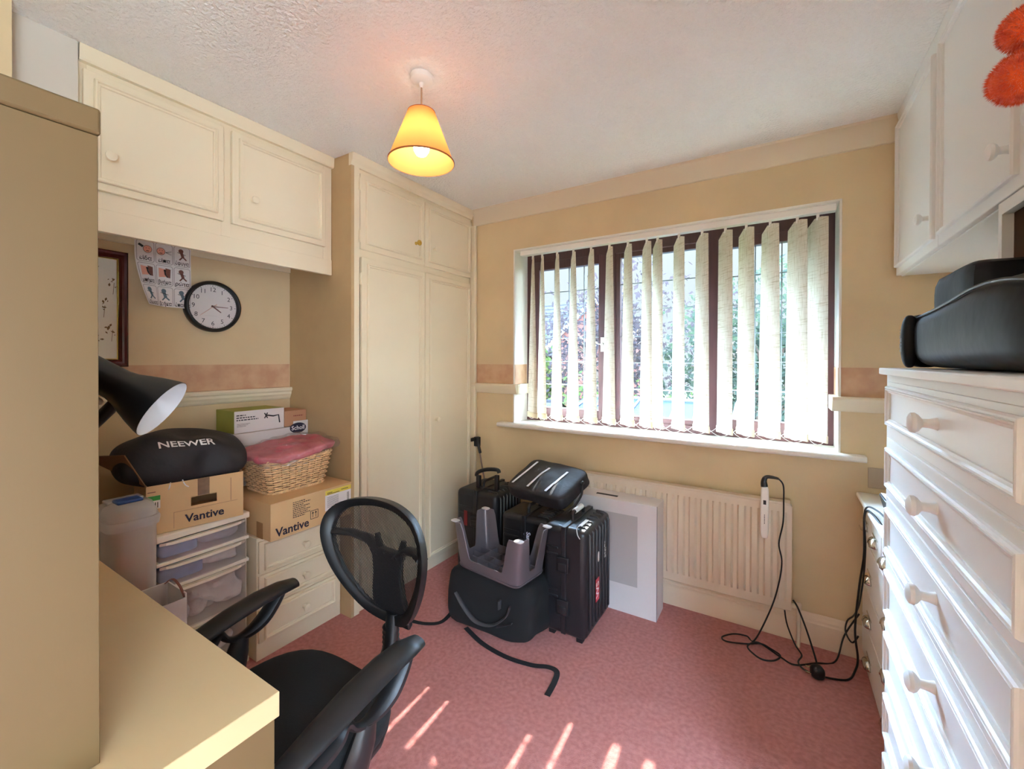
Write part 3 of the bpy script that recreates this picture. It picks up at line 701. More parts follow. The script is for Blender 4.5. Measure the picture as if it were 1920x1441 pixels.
# ------------------------------------------------------------------ desk lamp
cam_r, cam_u, cam_f = rv, uv, Fv
rc = Vector((-1.4286, .4912, 1.200))
ax = Vector((.563, .617, -.550)).normalized()
lt = thing('desk_lamp', 'black angled desk lamp with white inside leaning over the desk', 'desk lamp', (-1.45, .30, .75))
prof = [(.0835, 0), (.081, -.012), (.070, -.045), (.058, -.075), (.048, -.098), (.043, -.12), (.041, -.17), (.040, -.22), (.033, -.235), (.012, -.24)]
obj('lamp_shade', MB().lathe(prof, rc, ax, 40, cap=False), M_black, lt, smooth='all')
inner = [(.0825, .0005), (.0795, -.011), (.068, -.044), (.056, -.074), (.045, -.097), (.03, -.112), (.001, -.115)]
obj('inner_reflector', MB().lathe(inner, rc, ax, 40, cap=False), mat('reflector_white', srgb(232, 234, 238), .35), lt, smooth='all', label='white reflector')
obj('bulb', MB().lathe([(.014, -.10), (.018, -.085), (.027, -.060), (.027, -.045), (.018, -.033), (.001, -.028)], rc, ax, 20), M_whitep, lt, smooth='all')
j0 = rc-ax*.115-cam_u*.062-cam_r*.030
j1 = Vector((-1.55, .36, 1.135))
obj('joint', MB().tube([rc-ax*.11-cam_u*.03-cam_r*.01, j0, j1], [.012, .016, .014], 10), M_black, lt, smooth=True)
obj('wing_nut', MB().soft(j0+cam_u*.030-cam_r*.02-cam_f*.022, (.055, .010, .020), 3, 5, rot=rot('Z', 30) @ rot('Y', 25)), mat('beige_knob', srgb(214, 200, 180), .5), lt, smooth=True)
obj('arm', MB().tube([j1, (-1.58, .27, 1.02), (-1.45, .22, .78)], .007, 8), M_black, lt, smooth=True)
obj('base', MB().lathe([(.075, .0), (.075, .012), (.06, .02), (.015, .03)], (-1.45, .22, .7505), (0, 0, 1), 28), M_black, lt, smooth=True)

# ------------------------------------------------------------------ cartons
def frameT(o, xd):   # local x along the front, local y into depth, z up
    xd = Vector((xd[0], xd[1], 0)).normalized(); yd = Vector((-xd.y, xd.x, 0)); zz = Vector((0, 0, 1))
    return Matrix(((xd.x, yd.x, 0, o[0]), (xd.y, yd.y, 0, o[1]), (0, 0, 1, o[2]), (0, 0, 0, 1)))
def arrow_box(name, T, cx, cz, s, parent):
    m_ = MB(T); w_ = .0012
    for a, b, c, d_ in ((-s, s, s, s), (-s, s, -s, -s)): m_.box(cx-s, cx+s, -.0008, -.0004, cz+c-w_, cz+c+w_)
    for q in (-s, s): m_.box(cx+q-w_, cx+q+w_, -.0008, -.0004, cz-s, cz+s)
    for q in (-.4*s, .4*s):
        m_.box(cx+q-w_, cx+q+w_, -.0008, -.0004, cz-s*.7, cz+s*.5)
        m_.add([(cx+q-.3*s, -.0008, cz+.3*s), (cx+q+.3*s, -.0008, cz+.3*s), (cx+q, -.0008, cz+.8*s)], [(0, 1, 2)])
    return obj(name, m_, M_ink, parent)
def tl(T, a, b, c): return T @ Vector((a, b, c))
# right carton on the drawer cabinet (front faces +x: local x = +y)
T = frameT((-1.852, 1.016, .547), (0.0, 1.0)); Wd, Dp, Hh = .411, .50, .160
ca = thing('carton', 'closed brown cardboard carton with shipping label on the drawer cabinet', 'box', (-2.1, 1.22, .547))
obj('carton_body', MB(T).box(0, Wd, 0, Dp, 0, Hh), M_card, ca, bevel=.002)
obj('lid_flap', MB(T).box(-.001, Wd+.001, -.001, Dp/2-.002, Hh, Hh+.003), M_card, ca)
xd = (0, 1, 0)
text('printed_name', 'Vantive', .052, tl(T, .100, -.0008, .030), xd, (0, 0, 1), M_inkb, ca, bold=.0012)
marks('small_print', tl(T, .100, -.0008, .140), xd, (0, 0, 1), [.06, .085, .05, .08, .06, .085, .07, .085, .06], .0062, M_ink, ca, 4)
arrow_box('arrow_mark', T, .205, .060, .019, ca)
lb = obj('shipping_label', MB(T).box(.262, .408, -.0012, -.0002, .055, .152), M_paper, ca)
obj('label_band', MB(T).box(.262, .408, -.0018, -.0013, .130, .152), M_yel, lb)
lm = MB(T)
for q in range(9): lm.box(.272, .335, -.0018, -.0013, .070+q*.006, .0712+q*.006)
bcd = MB(T)
for q in range(10): bcd.box(.385, .396, -.0018, -.0013, .075+q*.0045, .077+q*.0045)
obj('barcode', bcd, M_ink, lb)
lm.box(.272, .30, -.0024, -.0019, .139, .1415); lm.box(.272, .34, -.0024, -.0019, .133, .1355); lm.box(.35, .39, -.0024, -.0019, .139, .1415)
obj('label_text', lm, M_ink, lb)
obj('side_tab', MB(T).box(-.0015, -.0003, .06, .11, .0, .07), mat('card_darker', srgb(160, 118, 76), .8), ca)  # small tab in darker card
# left carton, open, on the plastic drawer tower
T = frameT((-2.020, .642, .664), (.060, .314)); Wd, Dp, Hh = .322, .33, .188; th = .004
cb = thing('carton', 'open brown cardboard carton with hand hole on the plastic drawer tower', 'box', (-2.15, .8, .664))
hx0, hx1, hz0, hz1 = .138, .226, .083, .118
m_ = MB(T).box(0, hx0, 0, th, 0, Hh).box(hx1, Wd, 0, th, 0, Hh).box(hx0, hx1, 0, th, 0, hz0).box(hx0, hx1, 0, th, hz1, Hh)
m_.box(0, Wd, Dp-th, Dp, 0, Hh).box(0, th, th, Dp-th, 0, Hh).box(Wd-th, Wd, th, Dp-th, 0, Hh).box(th, Wd-th, th, Dp-th, 0, .004)
obj('carton_body', m_, M_card, cb)
xd = Vector((.060, .314, 0)).normalized()
text('printed_name', 'Vantive', .044, tl(T, .185, -.001, .036), xd, (0, 0, 1), M_inkb, cb, bold=.0010)
obj('packing_tape', MB(T).box(.160, .200, -.0008, -.0002, hz1+.002, Hh), M_tape, cb)
lm = MB(T); lm.box(.083, .0838, -.001, -.0002, .01, .072); lm.box(.083, .30, -.001, -.0002, .0710, .0718)
lm.box(.275, .2765, -.001, -.0002, .075, .17); lm.box(.004, .028, -.001, -.0002, .163, .166)
obj('crease_lines', lm, M_brownp, cb)
lb = obj('side_label', MB(T).box(.002, .042, -.0012, -.0002, .100, .150), M_paper, cb)
obj('label_band', MB(T).box(.002, .042, -.0018, -.0013, .132, .150), M_green, lb)
lm = MB(T)
for q in range(4): lm.box(.012+q*.007, .0145+q*.007, -.0018, -.0013, .104, .125)
obj('label_text', lm, M_ink, lb)
fl = MB(); P0 = tl(T, 0, 0, Hh); P1 = tl(T, 0, Dp, Hh)
fl.loft([[P0, P1, P1+Vector((.0, .003, 0)), P0+Vector((0, .003, 0))], [P0+Vector((-.03, -.055, .125)), P1+Vector((.04, -.17, .10)), P1+Vector((.04, -.168, .103)), P0+Vector((-.03, -.052, .128))]])
obj('side_flap', fl, M_cardd, cb)
P0 = tl(T, 0, Dp, Hh); P1 = tl(T, Wd, Dp, Hh)
fl = MB().loft([[P0, P1, P1+Vector((-.003, 0, 0)), P0+Vector((-.003, 0, 0))], [P0+Vector((-.03, 0, .09)), P1+Vector((-.03, 0, .09)), P1+Vector((-.033, 0, .09)), P0+Vector((-.033, 0, .09))]])
obj('back_flap', fl, M_cardd, cb)
# soft black bag in the open carton
sb_ = thing('drawstring_bag', 'bulky black soft bag with white lettering lying in the open carton', 'bag', (-2.15, .8, .75))
rot_b = rot('Z', -10.8) @ rot('X', -6)
nb = obj('bag_body', MB().soft((-2.120, .800, .918), (.27, .43, .215), 2.9, 26, rot=rot_b, nz=.034, nf=8, seed=2), M_nylon, sb_, smooth=True)
decal(text('lettering', 'NEEWER', .038, (-2.0, .770, 1.005), (.19, .98, 0), (-.5, 0, .86), M_paper, sb_, bold=.0006, sx=1.25), nb, (-.7, 0, -.72), .0025)
obj('drawcord', MB().tube(spline([tl(T, .078, .01, .205), tl(T, .070, -.002, .175), tl(T, .066, -.003, .165)], 4), .0022, 6).tube(spline([tl(T, .108, .01, .205), tl(T, .118, -.002, .175), tl(T, .130, -.003, .163)], 4), .0022, 6), M_paper, sb_, label='white drawcord')
# ------------------------------------------------------------------ boxes behind the basket
bx_ = obj('shoe_box', MB().box(-2.405, -2.225, 1.042, 1.428, .713, .940).box(-2.405, -2.228, 1.042, 1.428, .940, .944), M_wbox)
setp(bx_, 'white open shoe box with dark oval badge behind the wicker basket', 'box')
sbt = thing('shoe_box', 'white open shoe box with dark oval badge behind the wicker basket', 'box', (-2.3, 1.23, .713))
bpy.data.objects.remove(bx_)
m_ = MB().box(-2.229, -2.225, 1.042, 1.428, .713, .972).box(-2.405, -2.400, 1.042, 1.428, .713, .94).box(-2.40, -2.229, 1.042, 1.046, .713, .972).box(-2.40, -2.229, 1.424, 1.428, .713, .972).box(-2.40, -2.229, 1.046, 1.424, .713, .717)
m_.box(-2.229, -2.225, 1.345, 1.428, .972, 1.0)
m_.box(-2.40, -2.30, 1.046, 1.424, .966, .971)
obj('box_body', m_, M_wbox, sbt)
bo = obj('oval_badge', MB().lathe([(1, 0), (1, .0012)], (0, 0, 0), (1, 0, 0), 32), M_inkb, sbt)
for v in bo.data.vertices: v.co = Vector((-2.2248+v.co.x, 1.370+v.co.y*.046, .963+v.co.z*.028))
text('badge_name', 'Scholl', .032, (-2.2226, 1.370, .963), (0, 1, 0), (0, 0, 1), M_paper, sbt, bold=.0005)
gb = thing('bracket_box', 'green and white carton lying on top of the white shoe box', 'box', (-2.3, 1.17, .975))
obj('box_body', MB().box(-2.402, -2.225, 1.046, 1.292, .9745, 1.082), M_olive, gb, bevel=.0015)
obj('white_end', MB().box(-2.2248, -2.2235, 1.047, 1.291, .975, 1.081), M_wbox, gb)
marks('printed_lines', (-2.2230, 1.056, 1.058), (0, 1, 0), (0, 0, 1), [.045, .09, .105], .0085, M_ink, gb, 2)
lm = MB()
for q in range(3): lm.box(-2.2232, -2.2230, 1.058, 1.12-.01*q, 1.018-q*.006, 1.0195-q*.006)
lm.tube([(-2.2232, 1.19, 1.062), (-2.2232, 1.205, 1.035)], .003, 4).tube([(-2.2232, 1.205, 1.062), (-2.2232, 1.19, 1.035)], .003, 4).tube([(-2.2232, 1.20, 1.05), (-2.2232, 1.235, 1.042), (-2.2232, 1.262, 1.046), (-2.2232, 1.268, 1.005)], .0035, 4)
obj('product_drawing', lm, M_ink, gb)
bb = thing('small_carton', 'small brown carton squeezed beside the green carton against the wardrobe', 'box', (-2.3, 1.36, .975))
obj('box_body', MB().box(-2.40, -2.235, 1.300, 1.424, .9745, 1.058), mat('pinkish_card', srgb(176, 128, 96), .8), bb, bevel=.0015)
marks('printed_lines', (-2.2342, 1.350, 1.026), (0, 1, 0), (0, 0, 1), [.055], .008, M_dred, bb, 3)

# ------------------------------------------------------------------ wicker basket with bundles
wb = thing('wicker_basket', 'pale wicker basket on the closed carton holding plastic-wrapped clothes', 'basket', (-2.09, 1.21, .711))
BZ0, BZ1 = .712, .866
def bper(t, z, off=0):  # perimeter point, t 0..1
    f_ = (z-BZ0)/(BZ1-BZ0); hx = .115+.022*f_+off; hy = .140+.036*f_+off; cx0, cy0 = -2.080, 1.222
    a = t*2*PI; c_, s_ = math.cos(a), math.sin(a); kk = (abs(c_)**7+abs(s_)**7)**(-1/7)
    return Vector((cx0+hx*c_*kk, cy0+hy*s_*kk, z))
wv = MB()
NS = 34
for i in range(14):
    z = BZ0+.006+i*.0108
    pts = []
    for q in range(NS*4):
        t = q/(NS*4); off = .0035*math.sin(2*PI*t*NS/2+(PI if i % 2 else 0)); p = bper(t, z, off); pts.append(p)
    pts.append(pts[0]); wv.tube(pts, .0046, 5, cap=False)
obj('woven_sides', wv, M_wicker, wb, smooth=True)
st = MB()
for i in range(NS): st.tube([bper(i/NS, BZ0, 0), bper(i/NS, BZ1, 0)], .0028, 5)
obj('stakes', st, M_wick2, wb)
rm = MB()
for ph in (0, PI):
    pts = [bper(q/160, BZ1+.003+.005*math.sin(2*PI*q/160*44+ph), .004*math.cos(2*PI*q/160*44+ph)) for q in range(161)]; rm.tube(pts, .0042, 5, cap=False)
for ph in (0, PI):
    pts = [bper(q/160, BZ0+.002+.003*math.sin(2*PI*q/160*44+ph), .003*math.cos(2*PI*q/160*44+ph)) for q in range(161)]; rm.tube(pts, .004, 5, cap=False)
obj('braided_rim', rm, M_wicker, wb, smooth=True)
obj('basket_base', MB().loft([[bper(q/32, BZ0+.001, -.004) for q in range(32)], [bper(q/32, BZ0+.004, -.004) for q in range(32)]]), M_wick2, wb)
hd = MB()
for yy in (1.052, 1.395): hd.tube(spline([(-2.12, yy+.004, .858), (-2.12, yy, .872), (-2.08, yy, .884), (-2.04, yy, .872), (-2.04, yy+.004, .858)], 5), .008, 7)
obj('end_handle', hd, M_wicker, wb, smooth=True)
gb2 = obj('wrapped_garment', MB().soft((-2.075, 1.23, .842), (.205, .285, .085), 3, 12, nz=.02, nf=14, seed=4), mat('grey_print_cloth', srgb(176, 190, 192), .35, col2=srgb(60, 66, 78), vscale=26, bump=.8, bscale=30, bdist=.01), smooth=True)
setp(gb2, 'grey patterned garment in clear wrap inside the wicker basket', 'clothing')
pkb = thing('wrapped_bundle', 'pink garment in crinkled clear plastic wrap on top of the wicker basket', 'clothing', (-2.09, 1.2, .885))
obj('garment', MB().soft((-2.050, 1.215, .898), (.27, .39, .048), 4, 26, rot=rot('X', 4) @ rot('Y', 6) @ rot('Z', 6), nz=.030, nf=16, seed=9), M_pink, pkb, smooth=True)
obj('plastic_wrap', MB().soft((-2.050, 1.215, .899), (.30, .43, .052), 5, 30, rot=rot('X', 4) @ rot('Y', 6) @ rot('Z', 6), nz=.040, nf=22, seed=11), translucent('clear_wrap', (.8, .8, .82, 1), (.8, .8, .82, 1), .5, .08, transp=.86), pkb, smooth=True)

# ------------------------------------------------------------------ plastic drawer tower
pt = thing('plastic_drawer_tower', 'clear plastic drawer tower with ivory rails between tub and drawer cabinet', 'storage drawers', (-2.15, .83, 0))
TX0, TX1, TY0, TY1 = -2.38, -1.985, .662, .994
obj('top_board', MB().box(TX0, TX1+.004, TY0-.003, TY1+.003, .636, .662), M_ivory, pt, bevel=.005)
fm = MB()
for zz in (.545, .445, .256, .055): fm.box(TX0, TX1, TY0, TY1, zz, zz+.013)
for yy in (TY0, TY1-.006): fm.box(TX0, TX1-.02, yy, yy+.006, .02, .636)
fm.box(TX0, TX0+.006, TY0, TY1, .02, .636)
obj('frame', fm, M_ivory, pt, bevel=.001)
obj('foot', MB().box(TX0, TX1, TY0, TY1, 0, .02), M_ivory, pt)
for z0, z1 in ((.560, .632), (.460, .541), (.271, .441), (.070, .252)):
    prf = []
    for q in range(9): t = q/8; prf.append((TX1-.004+.012*math.sin(PI*t), TY0+.010+(TY1-TY0-.020)*t))
    ring0 = [(x, y, z0) for x, y in prf]; ring1 = [(x, y, z1) for x, y in prf]
    dd = MB().loft([ring0, ring1], cap=False, closed=False)
    for yy in (TY0+.010, TY1-.010): dd.add([(TX0+.02, yy, z0), (TX1-.004, yy, z0), (TX1-.004, yy, z1-.01), (TX0+.02, yy, z1-.01)], [(0, 1, 2, 3)])
    dd.add([(TX0+.02, TY0+.01, z0), (TX1-.004, TY0+.01, z0), (TX1-.004, TY1-.01, z0), (TX0+.02, TY1-.01, z0)], [(0, 1, 2, 3)])
    d = obj('drawer', dd, M_clear, pt, smooth=True)
    obj('pull_lip', MB().prism([(TX1-.01, TY0+.012), (TX1-.01, TY1-.012)]+[(x+.006, y) for x, y in reversed(prf[1:-1])], .010, axis=2, o=z1-.012), M_ivory, d)
GRP = None
def content(name, label, c, d_, m_, **k_):
    o = obj(name, MB().soft(c, d_, k_.get('k', 6), 16, nz=k_.get('nz', .0)*.7, nf=22, seed=k_.get('seed', 1)), m_, smooth=True); setp(o, label, k_.get('cat', 'box')); return o
content('blue_folder', 'blue card folder in the top drawer of the plastic tower', (-2.10, .745, .589), (.20, .13, .05), M_blue, k=8, cat='folder')
content('plastic_bag', 'greyish plastic packet at the right in the top tower drawer', (-2.10, .895, .592), (.20, .15, .055), mat('grey_polythene', srgb(170, 170, 182), .3, bump=.8, bscale=40, bdist=.01), nz=.02, seed=3, k=3, cat='bag')
content('blue_folder', 'blue card pack in the second drawer of the plastic tower', (-2.10, .755, .491), (.20, .15, .052), M_blue, k=8, cat='folder')
content('plastic_bag', 'white crumpled plastic bag in the second tower drawer', (-2.10, .905, .498), (.20, .14, .062), M_bagp, nz=.03, seed=5, k=3, cat='bag')
content('plastic_bag', 'large white crumpled plastic bag in the third tower drawer', (-2.12, .88, .340), (.20, .19, .125), M_bagp, nz=.09, seed=6, k=2.6, cat='bag')
content('paper_bundle', 'loose bundle of white papers at the left in the third tower drawer', (-2.10, .735, .318), (.20, .10, .085), mat('papers', srgb(206, 206, 208), .6, col2=srgb(150, 152, 160), vscale=30, stretch=(1, 1, 6)), nz=.02, seed=7, k=4, cat='paper')
content('plastic_bag', 'pale plastic bag in the bottom tower drawer', (-2.12, .84, .125), (.20, .24, .10), M_bagp, nz=.04, seed=8, k=3, cat='bag')

# ------------------------------------------------------------------ translucent storage tubs stood on end left of the tower
def tub(x0, x1, y0, y1, z0, z1, label, fill, ftop):
    t = thing('storage_tub', label, 'storage box', ((x0+x1)/2, (y0+y1)/2, z0))
    def rr(inset, z, r_=.035):
        pts = []
        for cx, cy0, a0 in ((x1-inset-r_, y0+inset+r_, -90), (x1-inset-r_, y1-inset-r_, 0), (x0+inset+r_, y1-inset-r_, 90), (x0+inset+r_, y0+inset+r_, 180)):
            for q in range(6): a = R(a0+q*18); pts.append((cx+r_*math.cos(a), cy0+r_*math.sin(a), z))
        return pts
    obj('tub_shell', MB().loft([rr(.012, z0), rr(.003, z0+.01), rr(.0, z1-.03), rr(.006, z1-.012), rr(.022, z1)]), M_plast, t, smooth=True)
    obj('rim', MB().loft([rr(-.005, z1-.075), rr(-.007, z1-.060), rr(-.007, z1-.050), rr(-.005, z1-.045)]), M_plast, t, smooth=True)
    obj('clip_lid', MB().box(x0+.03, x0+.085, y0+.03, y1-.03, z1, z1+.010), mat('blue_plastic', srgb(30, 74, 140), .4) if ftop else M_plast, t, bevel=.004)
    return t
pb = obj('cardboard_box', MB().box(-2.20, -1.76, .47, .642, 0, .475), M_card, bevel=.002); setp(pb, 'plain cardboard box under the frosted storage tubs behind the desk', 'box')
tub(-2.02, -1.900, .480, .640, .4765, .835, 'frosted plastic tub on end nearer the plastic drawer tower', None, 0)
tub(-1.895, -1.765, .472, .600, .4765, .860, 'frosted plastic tub on end with a blue clip, nearer the desk lamp', None, 1)
o = obj('folded_cloth', MB().soft((-1.830, .536, .665), (.085, .085, .33), 3, 8, nz=.03, nf=12), mat('pink_tan_cloth', srgb(200, 140, 120), .8, col2=srgb(176, 150, 110), vscale=16), smooth=True); setp(o, 'pink and tan cloth seen inside the front frosted tub', 'cloth')
o = obj('papers', MB().soft((-1.960, .56, .65), (.075, .11, .26), 6, 6), mat('grey_papers', srgb(150, 140, 140), .7, var=.3, vscale=40, stretch=(1, 1, 8)), smooth=True); setp(o, 'grey papers seen inside the rear frosted tub', 'paper')
# paper bin
wbn = thing('paper_bin', 'open white cardboard bin between the desk edge and plastic drawer tower', 'bin', (-1.66, .55, 0))
m_ = MB().box(-1.735, -1.60, .498, .502, 0, .59).box(-1.735, -1.60, .608, .612, 0, .59).box(-1.735, -1.731, .502, .608, 0, .59).box(-1.604, -1.60, .502, .608, 0, .575).box(-1.731, -1.604, .502, .608, 0, .004)
obj('bin_body', m_, M_wbox, wbn); obj('curled_flap', MB().tube(spline([(-1.73, .60, .588), (-1.69, .606, .612), (-1.64, .607, .604), (-1.602, .607, .578)], 5), .004, 5, flat=.4), M_brownp, wbn)
# carrier bag on floor behind chair
cbg = obj('carrier_bag', MB().soft((-1.52, .70, .14), (.20, .17, .28), 3, 10, nz=.05, nf=9, seed=12), M_bagp, smooth=True); setp(cbg, 'white carrier bag on the carpet between plastic tower and office chair', 'bag')

# ------------------------------------------------------------------ office chair
ch = thing('office_chair', 'black mesh-backed office chair with looped arms pulled up to the desk', 'office chair', (-1.0, .56, 0))
TH = R(0)
TC = Matrix.Translation((-1.0, .56, 0)) @ Matrix.Rotation(TH, 4, 'Z')
# local: +y = towards backrest, x right (towards camera side +x)
sm = MB(TC).soft((0, 0, .465), (.47, .45, .085), 3.2, 12)
obj('seat', sm, M_fab, ch, smooth=True)
obj('seat_pan', MB(TC).soft((0, 0, .428), (.44, .42, .04), 4, 8), M_black, ch, smooth=True)
# backrest: frame outline (x, z), bend y(x,z)
out = [(-.075, .505), (-.135, .560), (-.190, .640), (-.222, .715), (-.232, .780), (-.214, .838), (-.165, .880), (-.085, .902), (0, .908), (.085, .902), (.165, .880), (.214, .838), (.232, .780), (.222, .715), (.190, .640), (.135, .560), (.075, .505), (0, .490)]
def bend(x, z): return .365-1.15*x*x-.05*math.cos((z-.55)/.36*PI)*.5+.02
def leanx(x, z): return x-.062-.085*(z-.5)/.4
def bk(x, z, o=0): zz = .528+(z-.49)*.83; return TC @ Vector((leanx(x, z)+.045, bend(x, z)+o, zz))
def ring(scale, cz=.72):
    pts = [(x*scale, cz+(z-cz)*scale) for x, z in out]
    sp = []
    N = len(pts)
    for i in range(N):
        a, b, c, d_ = [Vector(pts[(i+q) % N]) for q in (-1, 0, 1, 2)]
        for k_ in range(4):
            t = k_/4; sp.append(.5*((2*b)+(-a+c)*t+(2*a-5*b+4*c-d_)*t*t+(-a+3*b-3*c+d_)*t**3))
    return sp
ro = ring(1.0); ri = ring(.86)
fb = MB()
fr_ = [[bk(p.x, p.y, -.010) for p in ro], [bk(p.x, p.y, .014) for p in ro], [bk(p.x, p.y, .012) for p in ri], [bk(p.x, p.y, -.008) for p in ri], [bk(p.x, p.y, -.010) for p in ro]]
fb.loft(fr_, cap=False)
obj('back_frame', fb, M_black, ch, smooth='all')
ml = MB(); rings = [[bk(p.x*s_, .72+(p.y-.72)*s_, 0) for p in ri] for s_ in (1.02, .75, .5, .25, .02)]
ml.loft(rings, cap=False); obj('back_mesh', ml, M_mesh, ch, smooth='all')
spn = MB()
spn.loft([[bk(a, z, o_) for a, o_ in ((-w_, .012), (w_, .012), (w_*.8, .040), (-w_*.8, .040))] for z, w_ in ((.475, .074), (.52, .076), (.58, .070), (.64, .062), (.69, .066), (.725, .082))])
obj('back_spine', spn, M_black, ch, bevel=.006)
sup = MB()
for sg in (-1, 1):
    sup.tube([bk(sg*.035, .705, .028), bk(sg*.09, .745, .022), bk(sg*.15, .760, .018), bk(sg*.205, .765, .006)], [.026, .022, .020, .018], 8, flat=.5)
    sup.tube([bk(sg*.045, .70, .030), bk(sg*.062, .765, .030)], [.016, .009], 8)
obj('lumbar_support', sup, M_black, ch, smooth=True)
colm = MB(TC); pts = []
colm.tube([(0, .15, .415), (0, .25, .405), (0, .325, .42), (0, .352, .46), (0, .362, .56)], [.022, .022, .024, .024, .022], 10, flat=.8)
obj('back_bracket', colm, M_black, ch, smooth=True)
bl_ = MB(); q0 = TC @ Vector((-.02, .395, .40))
for i in range(9): bl_.lathe([(.020, 0), (.026, .006), (.026, .009), (.020, .015)], TC @ Vector((-.012, .365, .385+i*.015)), (0, 0, 1), 14)
obj('bellows', bl_, M_black, ch, smooth=True)
def arm(sg):
    pad = []
    ys = [.205, .165, .10, .02, -.06, -.14, -.20]; zs = [.650, .654, .651, .638, .618, .596, .575]; ws = [.024, .036, .040, .040, .036, .030, .022]
    rings = []
    for y, z, w_ in zip(ys, zs, ws):
        rings.append([(sg*.258+w_*math.cos(a), y, z+.013*math.sin(a)) for a in [2*PI*q/12 for q in range(12)]])
    a_ = obj('armrest', MB(TC).loft(rings), M_black, ch, smooth='all')
    loop = spline([(sg*.262, .165, .645), (sg*.262, .140, .615), (sg*.262, .110, .585), (sg*.262, .075, .568), (sg*.262, .04, .566), (sg*.262, .015, .578), (sg*.262, -.005, .600), (sg*.262, -.03, .583), (sg*.262, -.08, .572), (sg*.262, -.15, .572)], 5)
    obj('arm_loop', MB(TC).tube(loop, [.013+.005*math.sin(i*.2) for i in range(len(loop))], 10, flat=1.4, up=(1, 0, 0)), M_black, a_, smooth=True)
    obj('arm_mount', MB(TC).tube([(sg*.262, .05, .566), (sg*.260, .04, .53), (sg*.252, .02, .47), (sg*.20, .01, .425), (sg*.12, .01, .418)], [.022, .030, .036, .030, .024], 10, flat=.7), M_black, a_, smooth=True)
arm(1); arm(-1)
obj('gas_column', MB(TC).lathe([(.028, .10), (.028, .26), (.018, .26), (.018, .43)], (0, 0, 0), (0, 0, 1), 20), M_black, ch, smooth=True)
for i in range(5):
    a = 2*PI*i/5+.3
    leg = obj('base_leg', MB(TC).tube([(0, 0, .115), (.14*math.cos(a), .14*math.sin(a), .10), (.27*math.cos(a), .27*math.sin(a), .075)], [.030, .024, .016], 8, flat=.7), M_black, ch, smooth=True)
    obj('castor', MB(TC).lathe([(.026, -.020), (.027, -.016), (.027, -.004), (.018, -.002), (.018, .002), (.027, .004), (.027, .016), (.026, .020)], (.27*math.cos(a), .27*math.sin(a), .0275), (math.sin(a+1), -math.cos(a+1), 0), 18), M_black, leg, smooth=True)
wp = obj('white_carton', MB(Matrix.Translation((-.93, .58, 0)) @ Matrix.Rotation(.5, 4, 'Z')).box(-.06, .06, -.05, .05, .0, .001).box(-.058, .058, .05, .052, 0, .02), M_wbox)
bpy.data.objects.remove(wp)

# ------------------------------------------------------------------ luggage
def hard_case(label, T, Wx, Wy, H, ribs_x=True, silver=False, loc=(0, 0, 0)):
    t = thing('hard_case', label, 'case', loc)
    obj('shell', MB(T).box(-Wx/2, Wx/2, -Wy/2, Wy/2, .018, H), M_case, t, bevel=.030, segs=4)
    rb = MB(T)
    for i in range(7):
        y = -Wy/2+.045+(Wy-.09)*i/6
        pts = [(Wx/2+.002, y, .06), (Wx/2+.002, y, H-.03), (Wx/2-.028, y, H+.001), (Wx*.22, y, H+.002)]
        rb.tube(pts, .0075, 6)
    obj('ribs', rb, M_case, t, smooth=True)
    bd_ = MB(T)
    for q in (.0,): bd_.box(-.012, .012, -Wy/2-.006, Wy/2+.006, .03, H+.006)
    obj('seam_band', bd_, M_case, t, bevel=.003)
    for z in (H*.30, H*.68):
        obj('latch', MB(T).box(-.030, .030, -Wy/2-.018, -Wy/2-.004, z-.035, z+.035).box(-.022, .022, -Wy/2-.024, -Wy/2-.016, z-.028, z+.010), M_case, t, bevel=.004)
    for q in (.36, .42, .74, .80): obj('side_ridge', MB(T).box(-Wx/2+.02, -.03, -Wy/2-.003, -Wy/2+.01, H*q, H*q+.012), M_case, t, bevel=.003)
    hh = [(0, -.065, H+.002), (0, -.065, H+.030), (0, -.055, H+.042), (0, .055, H+.042), (0, .065, H+.030), (0, .065, H+.002)]
    ho = obj('carry_handle', MB(T).tube(hh, .009, 8), M_case, t, smooth=True)
    if silver: obj('handle_grip', MB(T).tube([(0, -.045, H+.043), (0, .045, H+.043)], .0135, 12), M_silver, ho, smooth=True, label='silver grip')
    for sx_ in (-1, 1): obj('wheel', MB(T).lathe([(.020, -.012), (.022, -.008), (.022, .008), (.020, .012)], (sx_*(Wx/2-.035), Wy/2-.03, .022), (1, 0, 0), 16), M_black, t, smooth=True)
    for sx_ in (-1, 1): obj('foot', MB(T).box(sx_*(Wx/2-.04)-.015, sx_*(Wx/2-.04)+.015, -Wy/2+.02, -Wy/2+.05, 0, .02), M_black, t)
    return t
T = Matrix.Translation((-.862, 2.035, 0))
cs = hard_case('upright ribbed black hard case with silver handle in front of the white box', T, .225, .345, .535, silver=True, loc=(-.862, 2.035, 0))
fx = -.862+.1125+.0095
stk = obj('red_sticker', MB().box(fx, fx+.001, 1.965, 2.012, .165, .275), M_red, cs)
text('sticker_letters', 'WS', .052, (fx+.0015, 1.988, .220), (0, 0, 1), (0, -1, 0), M_paper, stk, bold=.001)
obj('white_mark', MB().soft((fx+.001, 2.00, .375), (.002, .020, .050), 3, 6), M_paper, cs)
marks('side_lettering', (fx+.001, 2.090, .335), (0, 0, 1), (0, -1, 0), [.085, .05], .011, M_paper, cs, 5)
lkm = MB()
lkm.box(-.800, -.785, 1.900, 1.985, .5445, .550).tube(spline([(-.793, 1.90, .549), (-.80, 1.875, .543), (-.790, 1.858, .520), (-.780, 1.862, .500)], 5), .0022, 6)
obj('lock_bar', lkm, M_silver, cs)

